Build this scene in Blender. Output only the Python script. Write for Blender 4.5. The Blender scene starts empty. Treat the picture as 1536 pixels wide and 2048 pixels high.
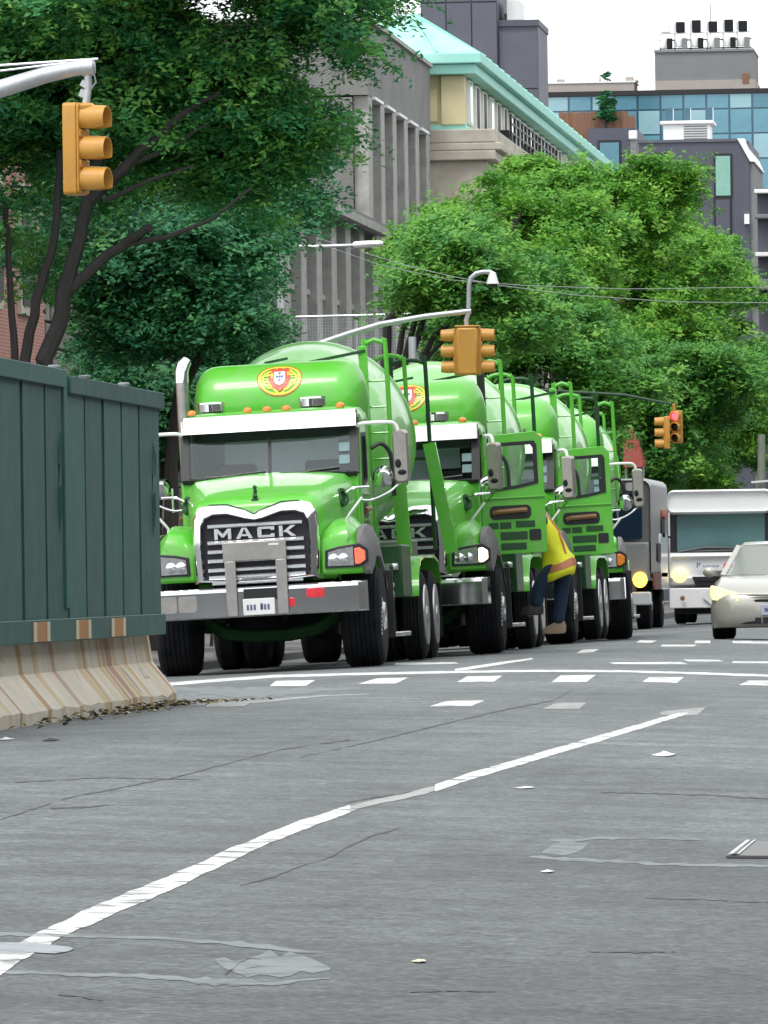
import bpy, bmesh, math, random
import numpy as np
from mathutils import Vector, Matrix

# ------------------------------------------------------------------ camera, sky, sun, exposure
S = bpy.context.scene
FPX, W, H = 16000.0, 1536.0, 2048.0          # focal length in photo pixels
CAM_H, YAW, PITCH, ROLL = 0.935, math.atan(1422 / FPX), math.atan(131 / FPX), math.radians(0.8)
_f = Vector((-math.sin(YAW) * math.cos(PITCH), math.cos(YAW) * math.cos(PITCH), math.sin(PITCH)))
_r0 = Vector((math.cos(YAW), math.sin(YAW), 0))
_u0 = _r0.cross(_f)
_u = _u0 * math.cos(ROLL) + _r0 * math.sin(ROLL)
_r = _r0 * math.cos(ROLL) - _u0 * math.sin(ROLL)
CAM = Vector((0, 0, CAM_H))
cd = bpy.data.cameras.new('camera')
cam = bpy.data.objects.new('camera', cd)
S.collection.objects.link(cam)
cd.sensor_fit = 'VERTICAL'
cd.sensor_height = 24.0
cd.lens = FPX / H * 24.0
cd.clip_start, cd.clip_end = 0.5, 3000
cam.matrix_world = Matrix(((_r.x, _u.x, -_f.x, 0), (_r.y, _u.y, -_f.y, 0), (_r.z, _u.z, -_f.z, CAM_H), (0, 0, 0, 1)))
S.camera = cam

world = bpy.data.worlds.new('World')
S.world = world
world.use_nodes = True
wn, wl = world.node_tree.nodes, world.node_tree.links
bg = wn['Background']
sky = wn.new('ShaderNodeTexSky')
sky.sky_type = 'NISHITA'
sky.sun_disc = False
SUN_EL, SUN_AZ = math.radians(62), math.radians(205)    # azimuth clockwise from +Y
sky.sun_elevation, sky.sun_rotation = SUN_EL, SUN_AZ
sky.air_density, sky.dust_density, sky.ozone_density = 1.0, 1.0, 1.0
hs = wn.new('ShaderNodeHueSaturation')
hs.inputs['Saturation'].default_value = 0.22
wl.new(sky.outputs[0], hs.inputs['Color'])
ov = wn.new('ShaderNodeMix')                    # even overcast veil over the clear sky
ov.data_type = 'RGBA'
ov.inputs['Factor'].default_value = 0.8
ov.inputs['B'].default_value = (7.4, 7.7, 7.9, 1)
wl.new(hs.outputs[0], ov.inputs['A'])
wl.new(ov.outputs['Result'], bg.inputs['Color'])
bg.inputs['Strength'].default_value = 0.15

sd = bpy.data.lights.new('sun', 'SUN')
sun = bpy.data.objects.new('sun', sd)
S.collection.objects.link(sun)
sd.energy, sd.angle, sd.color = 1.5, math.radians(20), (1.0, 0.97, 0.92)
sdir = Vector((math.sin(SUN_AZ) * math.cos(SUN_EL), math.cos(SUN_AZ) * math.cos(SUN_EL), math.sin(SUN_EL)))
sun.rotation_euler = (-sdir).to_track_quat('-Z', 'Y').to_euler()
sun.location = (0, 40, 60)

S.view_settings.view_transform = 'Standard'
S.view_settings.look = 'None'
S.view_settings.exposure = 0.6
S.view_settings.gamma = 1.0
S.view_settings.use_curve_mapping = False

# ------------------------------------------------------------------ helpers
rnd = random.Random(7)

def smooth01(a, b, t):
    t = min(1, max(0, (t - a) / (b - a)))
    return t * t * (3 - 2 * t)

def gz(x, y):                                   # height of the crowned road
    xx = max(-12.0, min(3.0, x))
    return -0.037 * (math.sqrt((xx + 6) ** 2 + 0.64) - 0.8) - 0.05 * smooth01(112, 122, y)

def ray(px, py):
    return _f + _r * ((px - W / 2) / FPX) - _u * ((py - H / 2) / FPX)

def at(px, py, Y):                              # world point seen at a photo pixel, at distance Y along the street
    d = ray(px, py)
    return CAM + d * (Y / d.y)

def gp(px, py, dz=0.0):                         # road point seen at a photo pixel
    d = ray(px, py)
    z = 0.0
    for _ in range(12):
        t = (z - CAM_H) / d.z
        p = CAM + d * t
        z = gz(p.x, p.y)
    p.z = z + dz
    return p

class MB:
    def __init__(s):
        s.v, s.f, s.m, s.cur = [], [], [], 0
    def add(s, vs, fs):
        b = len(s.v)
        s.v += [tuple(p) for p in vs]
        s.f += [tuple(i + b for i in f) for f in fs]
        s.m += [s.cur] * len(fs)
        return s
    def box(s, x0, x1, y0, y1, z0, z1):
        return s.add([(x0, y0, z0), (x1, y0, z0), (x1, y1, z0), (x0, y1, z0), (x0, y0, z1), (x1, y0, z1), (x1, y1, z1), (x0, y1, z1)],
                     [(0, 3, 2, 1), (4, 5, 6, 7), (0, 1, 5, 4), (1, 2, 6, 5), (2, 3, 7, 6), (3, 0, 4, 7)])
    def bar(s, a, b, w, h, up=(0, 0, 1)):       # a box-section bar from a to b
        a, b = Vector(a), Vector(b)
        d = (b - a).normalized()
        u = Vector(up)
        sx = d.cross(u)
        if sx.length < 1e-4:
            sx = d.cross(Vector((1, 0, 0)))
        sx.normalize()
        uz = sx.cross(d)
        vs = []
        for p in (a, b):
            for i, j in ((-1, -1), (1, -1), (1, 1), (-1, 1)):
                vs.append(p + sx * (i * w / 2) + uz * (j * h / 2))
        return s.add(vs, [(0, 1, 2, 3), (7, 6, 5, 4), (0, 4, 5, 1), (1, 5, 6, 2), (2, 6, 7, 3), (3, 7, 4, 0)])
    def prism(s, poly, axis, a0, a1):
        def p3(p, a):
            return {'x': (a, p[0], p[1]), 'y': (p[0], a, p[1]), 'z': (p[0], p[1], a)}[axis]
        n = len(poly)
        vs = [p3(p, a0) for p in poly] + [p3(p, a1) for p in poly]
        fs = [tuple(range(n))[::-1], tuple(range(n, 2 * n))] + [(i, (i + 1) % n, n + (i + 1) % n, n + i) for i in range(n)]
        return s.add(vs, fs)
    def frame(s, outer, inner, axis, a0, a1):   # a flat ring between two polygons of equal count
        def p3(p, a):
            return {'x': (a, p[0], p[1]), 'y': (p[0], a, p[1]), 'z': (p[0], p[1], a)}[axis]
        n = len(outer)
        vs = [p3(p, a0) for p in outer] + [p3(p, a0) for p in inner] + [p3(p, a1) for p in outer] + [p3(p, a1) for p in inner]
        fs = []
        for i in range(n):
            j = (i + 1) % n
            fs += [(i, j, n + j, n + i), (2 * n + i, 3 * n + i, 3 * n + j, 2 * n + j), (i, 2 * n + i, 2 * n + j, j), (n + i, n + j, 3 * n + j, 3 * n + i)]
        return s.add(vs, fs)
    def loft(s, rings, cap=True, closed=True):
        n = len(rings[0])
        vs = [p for r in rings for p in r]
        fs = []
        for k in range(len(rings) - 1):
            for i in range(n if closed else n - 1):
                j = (i + 1) % n
                fs.append((k * n + i, k * n + j, (k + 1) * n + j, (k + 1) * n + i))
        if cap and closed:
            fs += [tuple(range(n))[::-1], tuple((len(rings) - 1) * n + i for i in range(n))]
        return s.add(vs, fs)
    def tube(s, pts, r, n=8, r1=None, cap=True):
        pts = [Vector(p) for p in pts]
        r1 = r if r1 is None else r1
        rings, ref = [], None
        for k, p in enumerate(pts):
            d = (pts[min(k + 1, len(pts) - 1)] - pts[max(k - 1, 0)]).normalized()
            if ref is None:
                ref = Vector((0, 0, 1)) if abs(d.z) < 0.9 else Vector((1, 0, 0))
            a = d.cross(ref).normalized()
            ref = a.cross(d)
            rr = r + (r1 - r) * k / max(1, len(pts) - 1)
            rings.append([p + (a * math.cos(t) + ref * math.sin(t)) * rr for t in (2 * math.pi * i / n for i in range(n))])
        return s.loft(rings, cap)
    def lathe(s, prof, o=(0, 0, 0), d=(1, 0, 0), n=24, mat_fn=None):
        o, d = Vector(o), Vector(d).normalized()
        ref = Vector((0, 0, 1)) if abs(d.z) < 0.9 else Vector((0, 1, 0))
        a = d.cross(ref).normalized()
        c = a.cross(d)
        rings = [[o + d * t + (a * math.cos(q) + c * math.sin(q)) * max(r, 1e-4) for q in (2 * math.pi * i / n for i in range(n))] for t, r in prof]
        f0 = len(s.f)
        s.loft(rings)
        if mat_fn:
            for k in range(len(prof) - 1):
                for i in range(n):
                    s.m[f0 + k * n + i] = mat_fn(k, i)
        return s
    def ball(s, c, r, n=12, m=8):
        c = Vector(c)
        r = (r, r, r) if not hasattr(r, '__len__') else r
        rings = []
        for k in range(m + 1):
            t = math.pi * k / m
            q = max(math.sin(t), 0.02)
            rings.append([(c.x + r[0] * q * math.cos(2 * math.pi * i / n), c.y + r[1] * q * math.sin(2 * math.pi * i / n), c.z + r[2] * math.cos(t)) for i in range(n)])
        return s.loft(rings)
    def build(s, name, mats, parent=None, bevel=0.0, smooth=True, sharp=38, fix=True):
        me = bpy.data.meshes.new(name)
        me.from_pydata(s.v, [], s.f)
        if not isinstance(mats, (list, tuple)):
            mats = [mats]
        for m in mats:
            me.materials.append(m)
        if len(mats) > 1:
            me.polygons.foreach_set('material_index', s.m)
        if fix:
            b = bmesh.new()
            b.from_mesh(me)
            bmesh.ops.recalc_face_normals(b, faces=b.faces)
            b.to_mesh(me)
            b.free()
        if smooth:
            me.polygons.foreach_set('use_smooth', [True] * len(me.polygons))
            me.set_sharp_from_angle(angle=math.radians(sharp))
        return link(name, me, parent, bevel)

def curve(pts, k=5):
    pts = [Vector(p) for p in pts]
    out = []
    for i in range(len(pts) - 1):
        p0, p1, p2, p3 = pts[max(i - 1, 0)], pts[i], pts[i + 1], pts[min(i + 2, len(pts) - 1)]
        for j in range(k):
            t = j / k
            out.append(0.5 * (2 * p1 + (p2 - p0) * t + (2 * p0 - 5 * p1 + 4 * p2 - p3) * t * t + (3 * p1 - p0 - 3 * p2 + p3) * t ** 3))
    out.append(pts[-1])
    return out

def link(name, me, parent=None, bevel=0.0):
    o = bpy.data.objects.new(name, me)
    S.collection.objects.link(o)
    if parent:
        o.parent = parent
    if bevel:
        md = o.modifiers.new('bevel', 'BEVEL')
        md.width, md.segments, md.limit_method, md.angle_limit = bevel, 2, 'ANGLE', math.radians(40)
        md.use_clamp_overlap = True
    return o

def tag(o, label=None, cat=None, group=None, kind=None):
    for k, v in (('label', label), ('category', cat), ('group', group), ('kind', kind)):
        if v:
            o[k] = v
    return o

def thing(name, label, cat, loc=(0, 0, 0), rot=(0, 0, 0), group=None):
    o = bpy.data.objects.new(name, None)
    S.collection.objects.link(o)
    o.location, o.rotation_euler = loc, rot
    o.empty_display_size = 0.2
    return tag(o, label, cat, group)

def dup(o, parent=None):
    c = o.copy()
    S.collection.objects.link(c)
    if parent:
        c.parent = parent
    for ch in list(o.children):
        dup(ch, c)
    return c

def text_mb(txt, size, ext, mb, place, sx=1.0):
    cu = bpy.data.curves.new('lettering', 'FONT')
    cu.body, cu.size, cu.extrude, cu.align_x, cu.align_y = txt, size, ext, 'CENTER', 'CENTER'
    cu.resolution_u = 3
    cu.offset = size * 0.018
    o = bpy.data.objects.new('lettering', cu)
    S.collection.objects.link(o)
    me = bpy.data.meshes.new_from_object(o)
    vs = [place(v.co.x * sx, v.co.y, v.co.z) for v in me.vertices]
    mb.add(vs, [tuple(p.vertices) for p in me.polygons])
    bpy.data.objects.remove(o)
    bpy.data.curves.remove(cu)
    bpy.data.meshes.remove(me)

# ------------------------------------------------------------------ materials
def srgb(r, g, b):
    return tuple((c / 255 / 12.92) if c / 255 < 0.04045 else ((c / 255 + 0.055) / 1.055) ** 2.4 for c in (r, g, b))

def mat(name, col, rough=0.5, metal=0.0, coat=0.0, var=0.12, scale=4.0, bump=0.0, bscale=None, emit=None, estr=0.0, spec=0.5, dirt=None, dirt_amt=0.0, dirt_scale=1.5, stretch=None, objvar=0.0):
    m = bpy.data.materials.new(name)
    m.use_nodes = True
    n, l = m.node_tree.nodes, m.node_tree.links
    p = n['Principled BSDF']
    p.inputs['Roughness'].default_value = rough
    p.inputs['Metallic'].default_value = metal
    p.inputs['Coat Weight'].default_value = coat
    p.inputs['Coat Roughness'].default_value = 0.06
    p.inputs['Specular IOR Level'].default_value = spec
    tc = n.new('ShaderNodeTexCoord')
    mp = n.new('ShaderNodeMapping')
    l.new(tc.outputs['Object'], mp.inputs[0])
    if stretch:
        mp.inputs['Scale'].default_value = stretch
    nz = n.new('ShaderNodeTexNoise')
    nz.inputs['Scale'].default_value = scale
    nz.inputs['Detail'].default_value = 6
    nz.inputs['Roughness'].default_value = 0.65
    l.new(mp.outputs[0], nz.inputs['Vector'])
    mr = n.new('ShaderNodeMapRange')
    mr.inputs[1].default_value, mr.inputs[2].default_value = 0.25, 0.75
    mr.inputs[3].default_value, mr.inputs[4].default_value = 1 - var, 1 + var
    l.new(nz.outputs['Fac'], mr.inputs[0])
    vm = n.new('ShaderNodeVectorMath')
    vm.operation = 'SCALE'
    vm.inputs[0].default_value = col
    l.new(mr.outputs[0], vm.inputs['Scale'])
    out = vm.outputs[0]
    if objvar:
        oi = n.new('ShaderNodeObjectInfo')
        mo = n.new('ShaderNodeMapRange')
        mo.inputs[3].default_value, mo.inputs[4].default_value = 1 - objvar, 1 + objvar
        l.new(oi.outputs['Random'], mo.inputs[0])
        v2 = n.new('ShaderNodeVectorMath')
        v2.operation = 'SCALE'
        l.new(out, v2.inputs[0])
        l.new(mo.outputs[0], v2.inputs['Scale'])
        out = v2.outputs[0]
    if dirt:
        n2 = n.new('ShaderNodeTexNoise')
        n2.inputs['Scale'].default_value = dirt_scale
        n2.inputs['Detail'].default_value = 8
        l.new(mp.outputs[0], n2.inputs['Vector'])
        m2 = n.new('ShaderNodeMapRange')
        m2.inputs[1].default_value, m2.inputs[2].default_value = 0.45, 0.75
        m2.inputs[3].default_value, m2.inputs[4].default_value = 0, dirt_amt
        l.new(n2.outputs['Fac'], m2.inputs[0])
        mx = n.new('ShaderNodeMix')
        mx.data_type = 'RGBA'
        l.new(m2.outputs[0], mx.inputs['Factor'])
        l.new(out, mx.inputs['A'])
        mx.inputs['B'].default_value = (*dirt, 1)
        out = mx.outputs['Result']
    l.new(out, p.inputs['Base Color'])
    rr = n.new('ShaderNodeMapRange')
    rr.inputs[3].default_value, rr.inputs[4].default_value = max(0, rough * 0.75), min(1, rough * 1.25)
    l.new(nz.outputs['Fac'], rr.inputs[0])
    l.new(rr.outputs[0], p.inputs['Roughness'])
    if bump:
        b = n.new('ShaderNodeBump')
        b.inputs['Strength'].default_value = bump
        b.inputs['Distance'].default_value = 0.02
        if bscale:
            n3 = n.new('ShaderNodeTexNoise')
            n3.inputs['Scale'].default_value = bscale
            n3.inputs['Detail'].default_value = 4
            l.new(tc.outputs['Object'], n3.inputs['Vector'])
            l.new(n3.outputs['Fac'], b.inputs['Height'])
        else:
            l.new(nz.outputs['Fac'], b.inputs['Height'])
        l.new(b.outputs[0], p.inputs['Normal'])
    if emit:
        p.inputs['Emission Color'].default_value = (*emit, 1)
        p.inputs['Emission Strength'].default_value = estr
    return m

def glass(name, tint=(0.03, 0.04, 0.045), transp=0.7, rough=0.03):
    m = bpy.data.materials.new(name)
    m.use_nodes = True
    n, l = m.node_tree.nodes, m.node_tree.links
    n.remove(n['Principled BSDF'])
    p = n.new('ShaderNodeBsdfGlossy')
    p.inputs['Color'].default_value = (0.95, 1.0, 1.0, 1)
    p.inputs['Roughness'].default_value = rough
    t = n.new('ShaderNodeBsdfTransparent')
    t.inputs[0].default_value = (0.92, 0.96, 0.96, 1)
    mx = n.new('ShaderNodeMixShader')
    lw = n.new('ShaderNodeLayerWeight')
    lw.inputs[0].default_value = 0.25
    mr = n.new('ShaderNodeMapRange')
    mr.inputs[3].default_value, mr.inputs[4].default_value = 1 - transp, 1.0
    l.new(lw.outputs['Fresnel'], mr.inputs[0])
    l.new(mr.outputs[0], mx.inputs[0])
    l.new(t.outputs[0], mx.inputs[1])
    l.new(p.outputs[0], mx.inputs[2])
    l.new(mx.outputs[0], n['Material Output'].inputs[0])
    return m

def leaf_mat(name, cols, transl=0.3):
    m = bpy.data.materials.new(name)
    m.use_nodes = True
    n, l = m.node_tree.nodes, m.node_tree.links
    p = n['Principled BSDF']
    p.inputs['Roughness'].default_value = 0.55
    p.inputs['Specular IOR Level'].default_value = 0.35
    a = n.new('ShaderNodeAttribute')
    a.attribute_name = 'tint'
    r = n.new('ShaderNodeValToRGB')
    e = r.color_ramp.elements
    e[0].position, e[0].color = 0.0, (*cols[0], 1)
    e[1].position, e[1].color = 1.0, (*cols[-1], 1)
    for i, c in enumerate(cols[1:-1]):
        q = e.new((i + 1) / (len(cols) - 1))
        q.color = (*c, 1)
    l.new(a.outputs['Fac'], r.inputs[0])
    l.new(r.outputs[0], p.inputs['Base Color'])
    t = n.new('ShaderNodeBsdfTranslucent')
    l.new(r.outputs[0], t.inputs[0])
    mx = n.new('ShaderNodeMixShader')
    mx.inputs[0].default_value = transl
    l.new(p.outputs[0], mx.inputs[1])
    l.new(t.outputs[0], mx.inputs[2])
    l.new(mx.outputs[0], n['Material Output'].inputs[0])
    return m

def asphalt_mat():
    m = bpy.data.materials.new('asphalt')
    m.use_nodes = True
    n, l = m.node_tree.nodes, m.node_tree.links
    p = n['Principled BSDF']
    tc = n.new('ShaderNodeTexCoord')
    def noise(scale, stretch=None, det=5, lo=0.3, hi=0.7, a=0.0, b=1.0):
        src = tc.outputs['Object']
        if stretch:
            mp = n.new('ShaderNodeMapping')
            mp.inputs['Scale'].default_value = stretch
            l.new(src, mp.inputs[0])
            src = mp.outputs[0]
        z = n.new('ShaderNodeTexNoise')
        z.inputs['Scale'].default_value = scale
        z.inputs['Detail'].default_value = det
        l.new(src, z.inputs['Vector'])
        r = n.new('ShaderNodeMapRange')
        r.inputs[1].default_value, r.inputs[2].default_value, r.inputs[3].default_value, r.inputs[4].default_value = lo, hi, a, b
        l.new(z.outputs['Fac'], r.inputs[0])
        return r.outputs[0], z
    def mul(x, y):
        q = n.new('ShaderNodeMath')
        q.operation = 'MULTIPLY'
        l.new(x, q.inputs[0])
        l.new(y, q.inputs[1])
        return q.outputs[0]
    fine, zf = noise(42, det=5, lo=0.25, hi=0.75, a=0.2, b=1.8)
    grit, _ = noise(14, det=5, lo=0.25, hi=0.75, a=0.55, b=1.45)
    mid, _ = noise(1.6, det=8, lo=0.25, hi=0.75, a=0.7, b=1.3)
    big, _ = noise(0.22, (1.6, 0.5, 1), det=8, lo=0.3, hi=0.7, a=0.72, b=1.25)
    streak, _ = noise(2.2, (3.0, 0.12, 1), det=3, lo=0.3, hi=0.7, a=0.92, b=1.08)
    cross, _ = noise(1.3, (0.35, 2.4, 1), det=8, lo=0.52, hi=0.72, a=1.0, b=0.84)
    pale, _ = noise(0.5, (0.6, 1.3, 1), det=10, lo=0.58, hi=0.8, a=1.0, b=1.5)
    # the asphalt grows paler from some thirty metres on, with an irregular edge
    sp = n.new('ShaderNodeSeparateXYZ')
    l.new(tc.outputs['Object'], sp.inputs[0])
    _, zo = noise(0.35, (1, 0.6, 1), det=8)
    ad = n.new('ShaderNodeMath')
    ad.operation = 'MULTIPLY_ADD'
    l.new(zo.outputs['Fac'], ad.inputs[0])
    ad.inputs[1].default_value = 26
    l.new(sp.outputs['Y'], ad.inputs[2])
    far_tone = n.new('ShaderNodeMapRange')
    far_tone.inputs[1].default_value, far_tone.inputs[2].default_value, far_tone.inputs[3].default_value, far_tone.inputs[4].default_value = 34, 60, 0.95, 1.6
    l.new(ad.outputs[0], far_tone.inputs[0])
    v = mul(mul(mul(mul(mul(mul(mul(fine, grit), mid), big), streak), cross), pale), far_tone.outputs[0])
    vm = n.new('ShaderNodeVectorMath')
    vm.operation = 'SCALE'
    vm.inputs[0].default_value = (0.075, 0.082, 0.083)
    l.new(v, vm.inputs['Scale'])
    l.new(vm.outputs[0], p.inputs['Base Color'])
    p.inputs['Roughness'].default_value = 0.75
    p.inputs['Specular IOR Level'].default_value = 0.42
    b = n.new('ShaderNodeBump')
    b.inputs['Strength'].default_value = 0.35
    b.inputs['Distance'].default_value = 0.01
    l.new(zf.outputs['Fac'], b.inputs['Height'])
    l.new(b.outputs[0], p.inputs['Normal'])
    return m

def paint_mat(name, wear, col=(0.78, 0.79, 0.78), under=(0.065, 0.069, 0.07), scale=9.0):
    m = bpy.data.materials.new(name)
    m.use_nodes = True
    n, l = m.node_tree.nodes, m.node_tree.links
    p = n['Principled BSDF']
    p.inputs['Roughness'].default_value = 0.7
    tc = n.new('ShaderNodeTexCoord')
    z = n.new('ShaderNodeTexNoise')
    z.inputs['Scale'].default_value = scale
    z.inputs['Detail'].default_value = 9
    z.inputs['Roughness'].default_value = 0.7
    l.new(tc.outputs['Object'], z.inputs['Vector'])
    r = n.new('ShaderNodeMapRange')
    r.inputs[1].default_value, r.inputs[2].default_value = 0.72 - wear, 0.86 - wear
    l.new(z.outputs['Fac'], r.inputs[0])
    mx = n.new('ShaderNodeMix')
    mx.data_type = 'RGBA'
    mx.inputs['A'].default_value = (*col, 1)
    mx.inputs['B'].default_value = (*under, 1)
    l.new(r.outputs[0], mx.inputs['Factor'])
    l.new(mx.outputs['Result'], p.inputs['Base Color'])
    return m

G = {}
G['asphalt'] = asphalt_mat()
G['paint'] = paint_mat('road_paint', 0.235, (0.66, 0.67, 0.66), scale=4.5)
G['worn'] = paint_mat('worn_road_paint', 0.22, (0.3, 0.31, 0.3), (0.06, 0.064, 0.065), scale=7)
G['patch'] = paint_mat('cement_smear', 0.25, (0.16, 0.178, 0.178), (0.075, 0.08, 0.081), scale=5)
G['patch2'] = paint_mat('pale_smear', 0.2, (0.26, 0.28, 0.3), (0.09, 0.096, 0.1), scale=5)
G['crack'] = paint_mat('crack_filler', 0.27, (0.026, 0.028, 0.03), (0.055, 0.058, 0.059), scale=6)
G['side'] = mat('sidewalk_concrete', (0.15, 0.15, 0.145), 0.85, var=0.2, scale=2, bump=0.2)
G['earth'] = mat('far_ground', (0.11, 0.11, 0.1), 0.9)
G['green'] = mat('green_truck_paint', (0.09, 0.45, 0.027), 0.4, coat=0.4, var=0.06, scale=2.5, dirt=(0.22, 0.34, 0.15), dirt_amt=0.5, dirt_scale=5, bump=.06, bscale=2.5)
G['mint'] = mat('pale_green_drum_paint', (0.2, 0.52, 0.13), 0.4, coat=0.5, var=0.08, scale=2, dirt=(0.4, 0.45, 0.36), dirt_amt=0.35, dirt_scale=4)
G['dgreen'] = mat('dark_green_paint', (0.008, 0.06, 0.014), 0.45, var=0.2, scale=6)
G['chrome'] = mat('chrome', (0.78, 0.79, 0.8), 0.09, 1.0, var=0.04, scale=3)
G['steel'] = mat('brushed_steel', (0.42, 0.4, 0.38), 0.38, 1.0, var=0.15, scale=8)
G['alu'] = mat('aluminium_rim', (0.5, 0.5, 0.49), 0.35, 0.9, var=0.15, scale=10)
G['white'] = mat('white_paint', (0.8, 0.8, 0.8), 0.3, coat=0.4, var=0.03)
G['black'] = mat('black_plastic', (0.012, 0.012, 0.014), 0.45, var=0.2)
G['rubber'] = mat('tyre_rubber', (0.007, 0.008, 0.011), 0.8, spec=.2, var=0.25, scale=9, dirt=(0.04, 0.038, 0.034), dirt_amt=0.45, dirt_scale=4)
G['grease'] = mat('dark_chassis', (0.007, 0.008, 0.011), 0.6, spec=.3, var=0.3, scale=7)
G['flare'] = mat('grey_fender_flare', (0.13, 0.125, 0.125), 0.6, var=0.12)
G['grillback'] = mat('grille_mesh', (0.01, 0.008, 0.016), 0.5)
G['amber'] = mat('amber_lens', (0.75, 0.22, 0.02), 0.2, coat=0.5, var=0.05)
G['lamp_off'] = mat('headlamp_reflector', (0.72, 0.73, 0.74), 0.16, 0.85, var=0.1, scale=18)
G['lens'] = glass('clear_lens', (0.7, 0.72, 0.73), 0.75, 0.05)
G['lit_white'] = mat('lit_headlamp', (0.9, 0.88, 0.8), 0.3, emit=(1, 0.8, 0.5), estr=3)
G['lit_amber'] = mat('lit_turn_lamp', (0.9, 0.4, 0.05), 0.3, emit=(1, 0.5, 0.06), estr=3.0)
G['lit_orange'] = mat('lit_orange_lamp', (0.6, 0.08, 0.04), 0.3, emit=(1, 0.13, 0.07), estr=0.8)
G['lit_yellow'] = mat('lit_warm_lamp', (0.9, 0.8, 0.4), 0.3, emit=(1, 0.8, 0.3), estr=0.75)
G['lit_red'] = mat('lit_red_lamp', (0.9, 0.05, 0.05), 0.3, emit=(1, 0.05, 0.06), estr=3.5)
G['red_reflect'] = mat('glowing_red_reflection', (0.5, 0.03, 0.04), 0.2, coat=.5, var=.3, scale=12, emit=(1, 0.05, 0.09), estr=0.13)
G['dark_lens'] = mat('unlit_signal_lens', (0.02, 0.018, 0.015), 0.2)
G['glass'] = glass('window_glass', (0.03, 0.04, 0.045), 0.972)
G['rearpane'] = mat('pale_sky_pane', (0.84, 0.93, 0.97), 0.25, var=0.12, scale=2)  # opaque pane; brightness of reflected sky put into its pale colour
G['mirror'] = mat('mirror_shell', (0.42, 0.39, 0.36), 0.22, 0.6, var=0.2, scale=9)
G['brown'] = mat('brown_grip', (0.22, 0.11, 0.045), 0.5)
G['seat'] = mat('brown_seat', (0.16, 0.05, 0.035), 0.7)
G['sticker'] = mat('pale_sticker', (0.15, 0.24, 0.26), 0.5, var=0.15, scale=20)
G['crest_y'] = mat('crest_yellow', (0.78, 0.62, 0.06), 0.4)
G['crest_r'] = mat('crest_red', (0.5, 0.07, 0.04), 0.4)
G['crest_w'] = mat('crest_white', (0.75, 0.72, 0.72), 0.4)
G['crest_b'] = mat('crest_blue', (0.12, 0.14, 0.35), 0.4)
G['plate'] = mat('licence_plate', (0.72, 0.73, 0.72), 0.4, var=0.05)
G['plate_dark'] = mat('plate_marks', (0.1, 0.12, 0.2), 0.5)
G['wood_green'] = mat('green_painted_plywood', (0.02, 0.098, 0.082), 0.6, var=0.22, scale=2.2, bump=0.25, bscale=60, dirt=(0.06, 0.14, 0.115), dirt_amt=0.6, dirt_scale=3.2, objvar=.16)
G['groove'] = mat('dark_green_batten', (0.008, 0.025, 0.027), 0.7)
G['orange'] = mat('orange_reflector', (0.42, 0.17, 0.025), 0.4, var=0.15)
G['cream_edge'] = mat('cream_reflector_edge', (0.62, 0.55, 0.38), 0.5)
G['signal'] = mat('signal_yellow_paint', (0.54, 0.265, 0.042), 0.45, var=0.12, scale=6, dirt=(0.36, 0.22, 0.08), dirt_amt=0.4, dirt_scale=8)
G['galv'] = mat('galvanised_steel', (0.52, 0.54, 0.56), 0.42, 0.55, var=0.12, scale=10)
G['cable'] = mat('grey_cable', (0.25, 0.28, 0.27), 0.6)
G['bark'] = mat('bark', (0.035, 0.03, 0.03), 0.9, var=0.4, scale=14, bump=0.6, stretch=(1, 1, 0.25))
G['leaf_blue'] = leaf_mat('dark_leaf', [(0.024, 0.15, 0.07), (0.05, 0.24, 0.085), (0.13, 0.36, 0.075), (0.3, 0.55, 0.11)], 0.3)
G['leaf_deep'] = leaf_mat('deep_leaf', [(0.02, 0.135, 0.07), (0.042, 0.2, 0.08), (0.1, 0.31, 0.085)], 0.3)
G['leaf_mid'] = leaf_mat('mid_leaf', [(0.034, 0.17, 0.045), (0.08, 0.27, 0.045), (0.14, 0.36, 0.045), (0.23, 0.45, 0.07)], 0.25)
G['leaf_low'] = leaf_mat('lower_leaf', [(0.034, 0.165, 0.042), (0.075, 0.255, 0.046), (0.13, 0.345, 0.047), (0.21, 0.44, 0.07)], 0.3)
G['satin'] = mat('satin_chrome', (0.8, 0.81, 0.82), 0.28, 0.85, var=0.03)
G['leaf_lime'] = leaf_mat('light_leaf', [(0.045, 0.19, 0.03), (0.1, 0.3, 0.03), (0.17, 0.4, 0.038), (0.28, 0.5, 0.08)], 0.3)

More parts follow.
